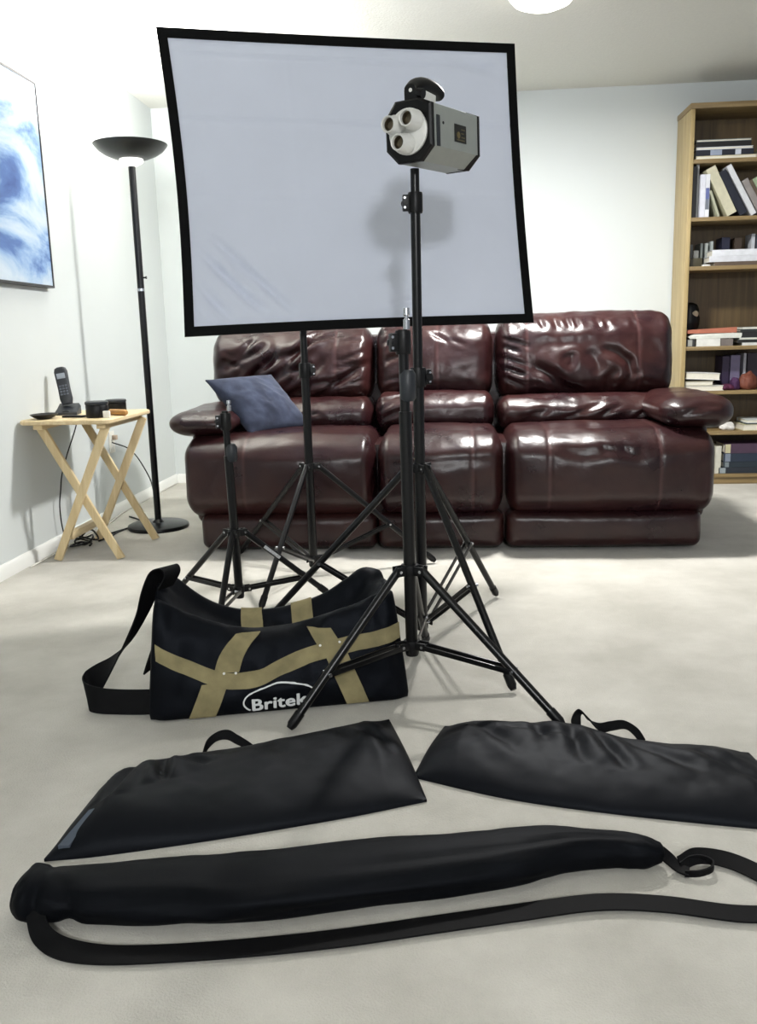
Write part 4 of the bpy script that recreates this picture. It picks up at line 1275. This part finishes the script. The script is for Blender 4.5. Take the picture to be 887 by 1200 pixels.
sd_ = [(-0.002, 0.010, 0.008), (-0.002, 0.012, 0.008), (0.006, 0.014, 0.006), (0.012, 0.012, 0.004), (0.016, 0.006, 0.002), (0.008, 0.018, 0), (0.0, 0.021, 0.0), (0.002, 0.021, 0), (0.0, 0.021, 0), (-0.005, 0.020, 0), (-0.005, 0.020, 0), (-0.005, 0.020, 0), (-0.004, 0.020, 0), (-0.002, 0.020, 0), (0, 0.019, 0.002), (0.004, 0.017, 0.005), (0.010, 0.010, 0.008), (0.014, 0.004, 0.005), (0.015, 0.003, 0.004)]
b = MB(); b.ribbon(spline(sp_, 8), spline(sd_, 8), 0.003)
b.obj('shoulder_strap', M['web_black'], t, smooth=50)

# ------------------------------------------------------------------ bookcase
BX0, BX1, BYF, BYB, BH = 1.352, 2.26, 5.40, 5.70, 2.145
bc = thing('bookcase', 'tall oak bookcase with crowded shelves against the back wall at the right', 'bookcase')
for x0, x1 in ((BX0, BX0 + 0.024), (BX1 - 0.024, BX1)):
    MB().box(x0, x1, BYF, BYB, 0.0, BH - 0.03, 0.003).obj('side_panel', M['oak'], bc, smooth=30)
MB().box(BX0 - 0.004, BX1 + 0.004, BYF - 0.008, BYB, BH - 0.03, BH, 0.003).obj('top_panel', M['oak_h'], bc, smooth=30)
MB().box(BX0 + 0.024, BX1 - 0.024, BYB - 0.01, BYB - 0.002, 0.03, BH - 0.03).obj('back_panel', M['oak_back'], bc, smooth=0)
SHZ = [1.850, 1.538, 1.268, 0.815, 0.557, 0.318, 0.062]
for z in SHZ:
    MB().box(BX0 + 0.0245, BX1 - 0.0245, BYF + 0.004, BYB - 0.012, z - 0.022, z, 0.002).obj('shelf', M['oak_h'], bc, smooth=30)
MB().box(BX0 + 0.0245, BX1 - 0.0245, BYF + 0.012, BYF + 0.03, 0.0, 0.039, 0.002).obj('plinth', M['oak_h'], bc, smooth=30)

bm_cache = {}
def bmat(rgb, rough=0.5):
    k = (rgb, rough)
    if k not in bm_cache:
        bm_cache[k] = mat('cover_%d' % len(bm_cache), rgb, rough, var=0.08, var_scale=30)
    return bm_cache[k]
PAGE = mat('page_edges', (222, 218, 204), 0.8, var=0.05, var_scale=200)


def book(label, cover, x, y, z, w, d, h, rot=(0, 0, 0), pages='front', group=None, name='book', rgb_pages=None, cat='book', band=None):
    """block w (x) by d (y) by h (z), base centre at x,y,z; thin axis decides the cover boards"""
    t = thing(name, label, cat, (x, y, z), 0, group)
    t.rotation_euler = tuple(math.radians(a) for a in rot)
    b = MB()
    c = 0.003
    if w <= h and w <= d:            # upright, boards left and right, spine to the front
        b.box(-w / 2, -w / 2 + c, -d / 2, d / 2, 0, h, 0.0006); b.box(w / 2 - c, w / 2, -d / 2, d / 2, 0, h, 0.0006)
        b.box(-w / 2 + c * 0.5, w / 2 - c * 0.5, -d / 2, -d / 2 + c, 0, h, 0.0006)
        pg = (-w / 2 + c, w / 2 - c, -d / 2 + c, d / 2 - 0.004, 0.003, h - 0.003)
    elif pages == 'front':           # lying flat with page edges toward the room
        b.box(-w / 2, w / 2, -d / 2, d / 2, 0, c, 0.0006); b.box(-w / 2, w / 2, -d / 2, d / 2, h - c, h, 0.0006)
        b.box(-w / 2, w / 2, d / 2 - c, d / 2, c * 0.5, h - c * 0.5, 0.0006)
        pg = (-w / 2 + 0.004, w / 2 - 0.004, -d / 2 + 0.003, d / 2 - c, c, h - c)
    else:                            # lying flat, spine toward the room
        b.box(-w / 2, w / 2, -d / 2, d / 2, 0, c, 0.0006); b.box(-w / 2, w / 2, -d / 2, d / 2, h - c, h, 0.0006)
        b.box(-w / 2, w / 2, -d / 2, -d / 2 + c, c * 0.5, h - c * 0.5, 0.0006)
        pg = (-w / 2 + 0.004, w / 2 - 0.004, -d / 2 + c, d / 2 - 0.003, c, h - c)
    b.obj('cover', bmat(cover), t, smooth=0)
    MB().box(*pg).obj('pages', bmat(rgb_pages) if rgb_pages else PAGE, t, smooth=0)
    if band:
        for bx0, bx1, col in band:
            if w <= h and w <= d:
                MB().box(-w / 2 + 0.002, w / 2 - 0.002, -d / 2 - 0.0008, -d / 2, h * bx0, h * bx1).obj('spine_print', bmat(col), t, smooth=0)
            else:
                MB().box(-w / 2 + w * bx0, -w / 2 + w * bx1, -d / 2 - 0.0008, -d / 2, 0.002, h - 0.002).obj('spine_print', bmat(col), t, smooth=0)
    return t


def px2x(px, Y=5.42):     # only a unit conversion used while reading positions off the photo (about 191 px per metre)
    return 1.378 + (px - 815) / 191.0


FY = BYF + 0.012
# --- top shelf, lying stack
z = SHZ[0]
g1 = 'books stacked on the top shelf'
st_ = [('thin cream book at the bottom of the stack on the top shelf', (206, 198, 164), 0.335, 0.018, 'front', 0.0, None),
       ('dark navy book with white spine print, second in the top shelf stack', (24, 28, 40), 0.315, 0.032, 'spine', 0.0, [(0.25, 0.45, (150, 160, 180)), (0.68, 0.78, (200, 205, 215))]),
       ('thin white book in the middle of the top shelf stack', (214, 218, 226), 0.31, 0.014, 'front', 0.0, None),
       ('black book under the top booklet of the top shelf stack', (16, 17, 19), 0.30, 0.028, 'spine', 0.0, None),
       ('grey booklet at the top of the top shelf stack', (128, 134, 132), 0.30, 0.012, 'front', 0.0, None)]
for i, (lb_, c, w, h_, pg, dx, bd) in enumerate(st_):
    book(lb_, c, 1.392 + w / 2 + dx, FY + 0.11, z, w, 0.215, h_, pages=pg, group=g1, band=bd, rot=(0, 0, random.uniform(-0.6, 0.6)))
    z += h_
book('pale yellow folder lying on the top shelf right of the stack', (206, 200, 130), 1.842, FY + 0.11, SHZ[0], 0.22, 0.22, 0.045, pages='spine', group=g1, name='folder', cat='folder')
# --- second shelf, upright and leaning
z = SHZ[1]
g2 = 'books standing on the second shelf'
book('black tall binder against the side of the second shelf', (20, 20, 24), 1.391, FY + 0.10, z, 0.026, 0.2, 0.275, group=g2, name='binder', cat='binder')
book('tall narrow pale grey book next to the black binder on the second shelf', (178, 180, 178), 1.413, FY + 0.13, z, 0.016, 0.2, 0.290, group=g2)
book('plain white book left of the blue-printed spine on the second shelf', (214, 216, 226), 1.4365, FY + 0.085, z, 0.027, 0.17, 0.232, group=g2)
book('white book with blue figure on its spine on the second shelf', (222, 224, 230), 1.463, FY + 0.085, z, 0.024, 0.17, 0.232, group=g2, band=[(0.18, 0.42, (110, 116, 128)), (0.42, 0.68, (92, 102, 152))])
def lean(label, cover, xb, deg, w, h_, d, group, band=None, **kw):
    """book leaning left: xb is its bottom-right foot on the shelf"""
    a = math.radians(deg)
    x = xb - w / 2 * math.cos(a)
    zz = z + w / 2 * math.sin(a) + 0.0005
    return book(label, cover, x, FY + d / 2 + 0.002, zz, w, d, h_, rot=(0, -deg, 0), group=group, band=band, **kw)
lean('thin leaning cream booklet before the thick cream binder on the second shelf', (170, 172, 150), 1.537, 20, 0.013, 0.15, 0.16, g2)
lean('thick leaning cream binder with white edge on the second shelf', (190, 186, 160), 1.629, 27, 0.056, 0.285, 0.2, g2, name='binder', cat='binder', band=[(0.0, 1.0, (196, 192, 168))])
lean('leaning dark navy book between two pale ones on the second shelf', (24, 28, 42), 1.688, 29, 0.044, 0.268, 0.18, g2)
lean('tall leaning white book right of the navy one on the second shelf', (208, 210, 214), 1.738, 29.5, 0.030, 0.308, 0.2, g2)
lean('leaning thick grey book right of the tall white one on the second shelf', (140, 134, 132), 1.786, 29.5, 0.036, 0.215, 0.19, g2)
lean('leaning brown book near the picture edge on the second shelf', (94, 80, 66), 1.812, 30, 0.020, 0.215, 0.18, g2)
lean('leaning pale green book farthest right on the second shelf', (152, 168, 138), 1.852, 30.5, 0.036, 0.225, 0.18, g2)
# --- third shelf
z = SHZ[2]
g3 = 'small cases standing at the back of the third shelf'
for lb_, c, x, w, h_ in (('grey slim case nearest the side at the back of the third shelf', (120, 122, 120), 1.398, 0.026, 0.150), ('darker grey slim case second at the back of the third shelf', (104, 106, 106), 1.424, 0.017, 0.135),
                         ('first of three thin pale cases at the back of the third shelf', (150, 158, 156), 1.482, 0.014, 0.140), ('middle of three thin pale cases at the back of the third shelf', (160, 166, 162), 1.511, 0.016, 0.140),
                         ('last of three thin pale cases at the back of the third shelf', (156, 164, 162), 1.541, 0.016, 0.150), ('dark navy book standing at the back of the third shelf', (26, 28, 50), 1.62, 0.045, 0.17),
                         ('dark brown book beside the navy one at the back of the third shelf', (58, 46, 36), 1.69, 0.04, 0.165), ('white narrow book standing at the back right of the third shelf', (186, 190, 196), 1.775, 0.02, 0.185), ('dark grey book beside the narrow white one on the third shelf', (60, 64, 74), 1.806, 0.03, 0.18)):
    book(lb_, c, x, FY + 0.205, z, w, 0.12, h_, group=g3)
o = MB().box(-0.014, 0.014, -0.03, 0.03, 0, 0.05, 0.002).obj('small_box', bmat((206, 208, 206))); o.location = (1.45, FY + 0.165, z + 0.05)
tag(o, 'small white box on the olive box on the third shelf', 'box')
o = MB().box(-0.035, 0.035, -0.05, 0.05, 0, 0.0495, 0.002).obj('small_box', bmat((66, 62, 46))); o.location = (1.425, FY + 0.085, z)
tag(o, 'small dark olive box at the left front of the third shelf', 'box')
o = MB().box(-0.035, 0.035, -0.05, 0.05, 0, 0.0495, 0.002).obj('small_box', bmat((46, 44, 36))); o.location = (1.445, FY + 0.19, z)
bpy.data.objects.remove(o)
g3b = 'flat books on the third shelf'
zz = z
for lb_, c, x0, x1, h_, pg in (('thin brown book under two white binders on the third shelf', (92, 78, 66), 1.52, 1.86, 0.022, 'spine'), ('lower of two large white binders lying on the third shelf', (206, 208, 214), 1.49, 1.87, 0.033, 'spine'), ('upper of two large white binders lying on the third shelf', (216, 218, 224), 1.505, 1.88, 0.034, 'spine')):
    book(lb_, c, (x0 + x1) / 2, FY + 0.065, zz, x1 - x0, 0.125, h_, pages=pg, group=g3b)
    zz += h_
o = MB().box(-0.02, 0.02, -0.014, 0.014, 0, 0.01, 0.002).obj('paper_slip', bmat((220, 220, 214))); o.location = (1.475, FY + 0.01, z); o.rotation_euler = (0, 0, 0.3)
tag(o, 'small folded white paper at the shelf edge before the white binders', 'paper')
# --- fourth shelf
z = SHZ[3]
g4 = 'flat papers and books on the fourth shelf'
book('small dark book end at the left of the fourth shelf', (50, 50, 50), 1.405, FY + 0.08, z, 0.05, 0.15, 0.042, pages='spine', group=g4, band=[(0.2, 0.7, (150, 150, 144))])
book('white boxed book at the bottom of the fourth shelf pile', (216, 216, 210), 1.505, FY + 0.08, z, 0.135, 0.16, 0.044, pages='spine', group=g4)
book('grey brown book right of the white boxed one on the fourth shelf', (110, 102, 98), 1.61, FY + 0.08, z, 0.07, 0.16, 0.042, pages='spine', group=g4)
o = MB().loft([[(-0.14, -0.1, 0), (0.15, -0.1, 0), (0.15, 0.1, 0), (-0.14, 0.1, 0)], [(-0.15, -0.1, 0.012), (0.155, -0.1, 0.014), (0.155, 0.1, 0.014), (-0.15, 0.1, 0.012)], [(-0.11, -0.09, 0.030), (0.155, -0.1, 0.028), (0.15, 0.1, 0.028), (-0.11, 0.1, 0.030)]]).obj('paper_stack', bmat((206, 208, 200)), smooth=0)
o.location = (1.54, FY + 0.105, z + 0.045); tag(o, 'white paper stack under the salmon folder on the fourth shelf', 'papers')
o = MB().loft([[(-0.14, -0.1, 0), (0.14, -0.1, 0), (0.14, 0.1, 0), (-0.14, 0.1, 0)], [(-0.14, -0.1, 0.02), (0.14, -0.1, 0.032), (0.14, 0.1, 0.03), (-0.14, 0.1, 0.02)]]).obj('folder', bmat((172, 104, 82)), smooth=0)
o.location = (1.525, FY + 0.105, z + 0.0755); tag(o, 'salmon orange folder on top of the fourth shelf pile', 'folder')
zz = z
for lb_, c, h_, x0, pg in (('white magazine at the bottom of the right pile on the fourth shelf', (206, 208, 206), 0.016, 1.70, 'spine'), ('black book second from the bottom of the right fourth shelf pile', (26, 28, 28), 0.018, 1.675, 'spine'), ('thin white magazine between black ones on the fourth shelf', (200, 206, 200), 0.011, 1.68, 'front'),
                           ('thick black binder in the right pile of the fourth shelf', (22, 24, 26), 0.034, 1.69, 'spine'), ('dark magazine near the top of the right fourth shelf pile', (40, 44, 44), 0.014, 1.685, 'spine'), ('white booklet topmost on the right pile of the fourth shelf', (196, 202, 198), 0.012, 1.70, 'front')):
    book(lb_, c, x0 + 0.15, FY + 0.105, zz, 0.30, 0.2, h_, pages=pg, group='pile at the right of the fourth shelf', rot=(0, 0, random.uniform(-2, 2)))
    zz += h_
t = thing('figurine', 'black rounded figurine with a pale round face on the fourth shelf', 'figurine', (1.455, FY + 0.25, z))
b = MB(); b.lathe([(0.0001, 0), (0.045, 0), (0.048, 0.01), (0.05, 0.09), (0.06, 0.13), (0.062, 0.165), (0.052, 0.195), (0.055, 0.215), (0.044, 0.245), (0.02, 0.258), (0.0001, 0.26)], 28)
b.obj('figurine_body', M['black_plastic'], t)
b = MB(); bmm = bmesh.new(); bmesh.ops.create_uvsphere(bmm, u_segments=20, v_segments=12, radius=0.022)
for v in bmm.verts:
    v.co = Vector((v.co.x * 1.0 + 0.02, v.co.y * 0.5 - 0.045, v.co.z + 0.19))
b.bm(bmm); b.obj('figurine_face', bmat((196, 184, 160)), t)
t = thing('slim_bottle', 'slim dark red bottle with a pale label left of the black figurine', 'bottle', (1.40, FY + 0.245, z))
b = MB(); b.lathe([(0.0001, 0), (0.02, 0), (0.021, 0.01), (0.021, 0.18), (0.014, 0.21), (0.009, 0.23), (0.009, 0.27), (0.0001, 0.272)], 20); b.obj('bottle_body', bmat((52, 18, 28), 0.25), t)
b = MB(); b.lathe([(0.0216, 0.12), (0.0216, 0.17)], 20, cap=False); b.obj('bottle_label', bmat((170, 165, 158)), t)
# --- fifth shelf
z = SHZ[4]
g5 = 'flat books at the left of the fifth shelf'
book('white book at the bottom of the fifth shelf stack', (212, 212, 206), 1.495, FY + 0.1, z, 0.225, 0.18, 0.030, pages='front', group=g5)
book('thin beige book between two white ones on the fifth shelf', (164, 158, 134), 1.465, FY + 0.1, z + 0.031, 0.165, 0.18, 0.026, pages='front', group=g5)
book('white book tilted on top of the fifth shelf stack', (222, 222, 222), 1.485, FY + 0.1, z + 0.0655, 0.2, 0.18, 0.040, pages='front', group=g5, rot=(0, 3, 0))
g5b = 'folders standing at the back of the fifth shelf'
for lb_, c, x, w, h_ in (('lavender grey folder standing at the back of the fifth shelf', (112, 104, 132), 1.70, 0.055, 0.20), ('purple dark folder left of the lavender one on the fifth shelf', (46, 34, 62), 1.645, 0.04, 0.195), ('thin white folder right of the lavender one on the fifth shelf', (170, 170, 178), 1.755, 0.015, 0.21), ('dark plum folder near the picture edge on the fifth shelf', (36, 26, 40), 1.80, 0.06, 0.21)):
    book(lb_, c, x, FY + 0.19, z, w, 0.15, h_, group=g5b, name='folder', cat='folder')
def lump(name, m, c, s, label, cat, seed):
    bmm = bmesh.new(); bmesh.ops.create_icosphere(bmm, subdivisions=4, radius=1)
    for v in bmm.verts:
        k = 1 + 0.22 * fbm(v.co.x + seed, v.co.y, v.co.z, 1.6)
        v.co = Vector((v.co.x * s[0] * k, v.co.y * s[1] * k, max(-s[2] * 0.7, v.co.z * s[2] * k) + s[2] * 0.7))
    b = MB(); b.bm(bmm)
    o = b.obj(name, m, smooth=180); o.location = c
    return tag(o, label, cat)
lump('cloth_pouch', bmat((74, 20, 52), 0.8), (1.632, FY + 0.045, z), (0.045, 0.04, 0.022), 'dark magenta crumpled cloth lying on the fifth shelf', 'cloth', 1.0)
lump('cloth_pouch', bmat((60, 26, 66), 0.8), (1.688, FY + 0.06, z), (0.03, 0.04, 0.042), 'purple crumpled cloth beside the orange ball on the fifth shelf', 'cloth', 4.0)
lump('yarn_ball', bmat((104, 54, 38), 0.7), (1.758, FY + 0.055, z), (0.05, 0.05, 0.06), 'rust orange round ball on the fifth shelf at the picture edge', 'ball', 7.0)
# --- sixth shelf
z = SHZ[5]
lump('crumpled_paper', bmat((206, 204, 200), 0.8), (1.655, FY + 0.06, z), (0.045, 0.04, 0.028), 'crumpled white paper on the sixth shelf behind the sofa arm', 'paper', 3.0)
g6 = 'flat books at the right of the sixth shelf'
zz = z
for lb_, c, x0, h_, pg in (('cream book at the bottom of the sixth shelf stack', (200, 194, 160), 1.73, 0.036, 'front'), ('dark thin book in the middle of the sixth shelf stack', (60, 66, 66), 1.745, 0.008, 'spine'), ('white book on top of the sixth shelf stack', (196, 202, 202), 1.75, 0.020, 'front')):
    book(lb_, c, x0 + 0.14, FY + 0.1, zz, 0.28, 0.19, h_, pages=pg, group=g6); zz += h_
# --- bottom shelf
z = SHZ[6]
g7 = 'bound volumes on the bottom shelf'
zz = z
for lb_, c, x0, h_, bd in (('dark slate volume at the very bottom of the bottom shelf stack', (34, 40, 50), 1.60, 0.036, [(0.02, 0.12, (150, 160, 165))]), ('dark teal volume second from the bottom of the bottom shelf', (30, 42, 52), 1.625, 0.034, [(0.03, 0.1, (120, 130, 135))]),
                           ('navy volume under the purple one on the bottom shelf', (32, 44, 62), 1.625, 0.05, [(0.03, 0.12, (120, 130, 146))]), ('purple volume with cream band topmost on the bottom shelf', (70, 50, 70), 1.63, 0.056, [(0.01, 0.1, (190, 184, 150))])):
    book(lb_, c, x0 + 0.17, FY + 0.1, zz, 0.34, 0.19, h_, pages='spine', group=g7, band=bd); zz += h_ + 0.0004
book('white ended volume standing behind the sofa end on the bottom shelf', (196, 194, 182), 1.595, FY + 0.1, z, 0.034, 0.19, 0.165, group=g7)

# ------------------------------------------------------------------ lights
def area(name, loc, rot, size, energy, color=(1, 1, 1), spread=None):
    l = bpy.data.lights.new(name, 'AREA'); l.shape = 'DISK'; l.size = size; l.energy = energy; l.color = color
    if spread:
        l.spread = spread
    o = bpy.data.objects.new(name, l); COL.objects.link(o); o.location = loc; o.rotation_euler = rot
    return o
def point(name, loc, r, energy, color=(1, 1, 1)):
    l = bpy.data.lights.new(name, 'POINT'); l.shadow_soft_size = r; l.energy = energy; l.color = color
    o = bpy.data.objects.new(name, l); COL.objects.link(o); o.location = loc
    return o
# torchiere throws light up into the corner
area('torchiere_light', (-1.475, 4.30, 1.815), (PI, 0, 0), 0.2, 56, (1.0, 0.985, 0.95))
# flush ceiling fixture
area('ceiling_light_lamp', (0.40, 4.09, ZC - 0.095), (0, 0, 0), 0.24, 78, (1.0, 0.985, 0.955))
# lamp further back in the room, behind the photographer
point('room_lamp', (0.52, -2.3, 2.15), 0.17, 240, (0.96, 0.98, 1.0))
area('near_floor_fill', (0.3, 0.9, ZC - 0.02), (0, 0, 0), 0.5, 3, (1.0, 0.99, 0.97))  # weak fill added to brighten the near floor, not a real fixture

w = bpy.data.worlds.new('world'); SC.world = w
w.use_nodes = True
bg = w.node_tree.nodes['Background']
bg.inputs['Color'].default_value = (0.86, 0.92, 1.0, 1)
bg.inputs['Strength'].default_value = 0.28
SC.view_settings.view_transform = 'Standard'
SC.view_settings.look = 'None'
SC.view_settings.exposure = 0.25
SC.cycles.max_bounces = 8
SC.cycles.use_denoising = True
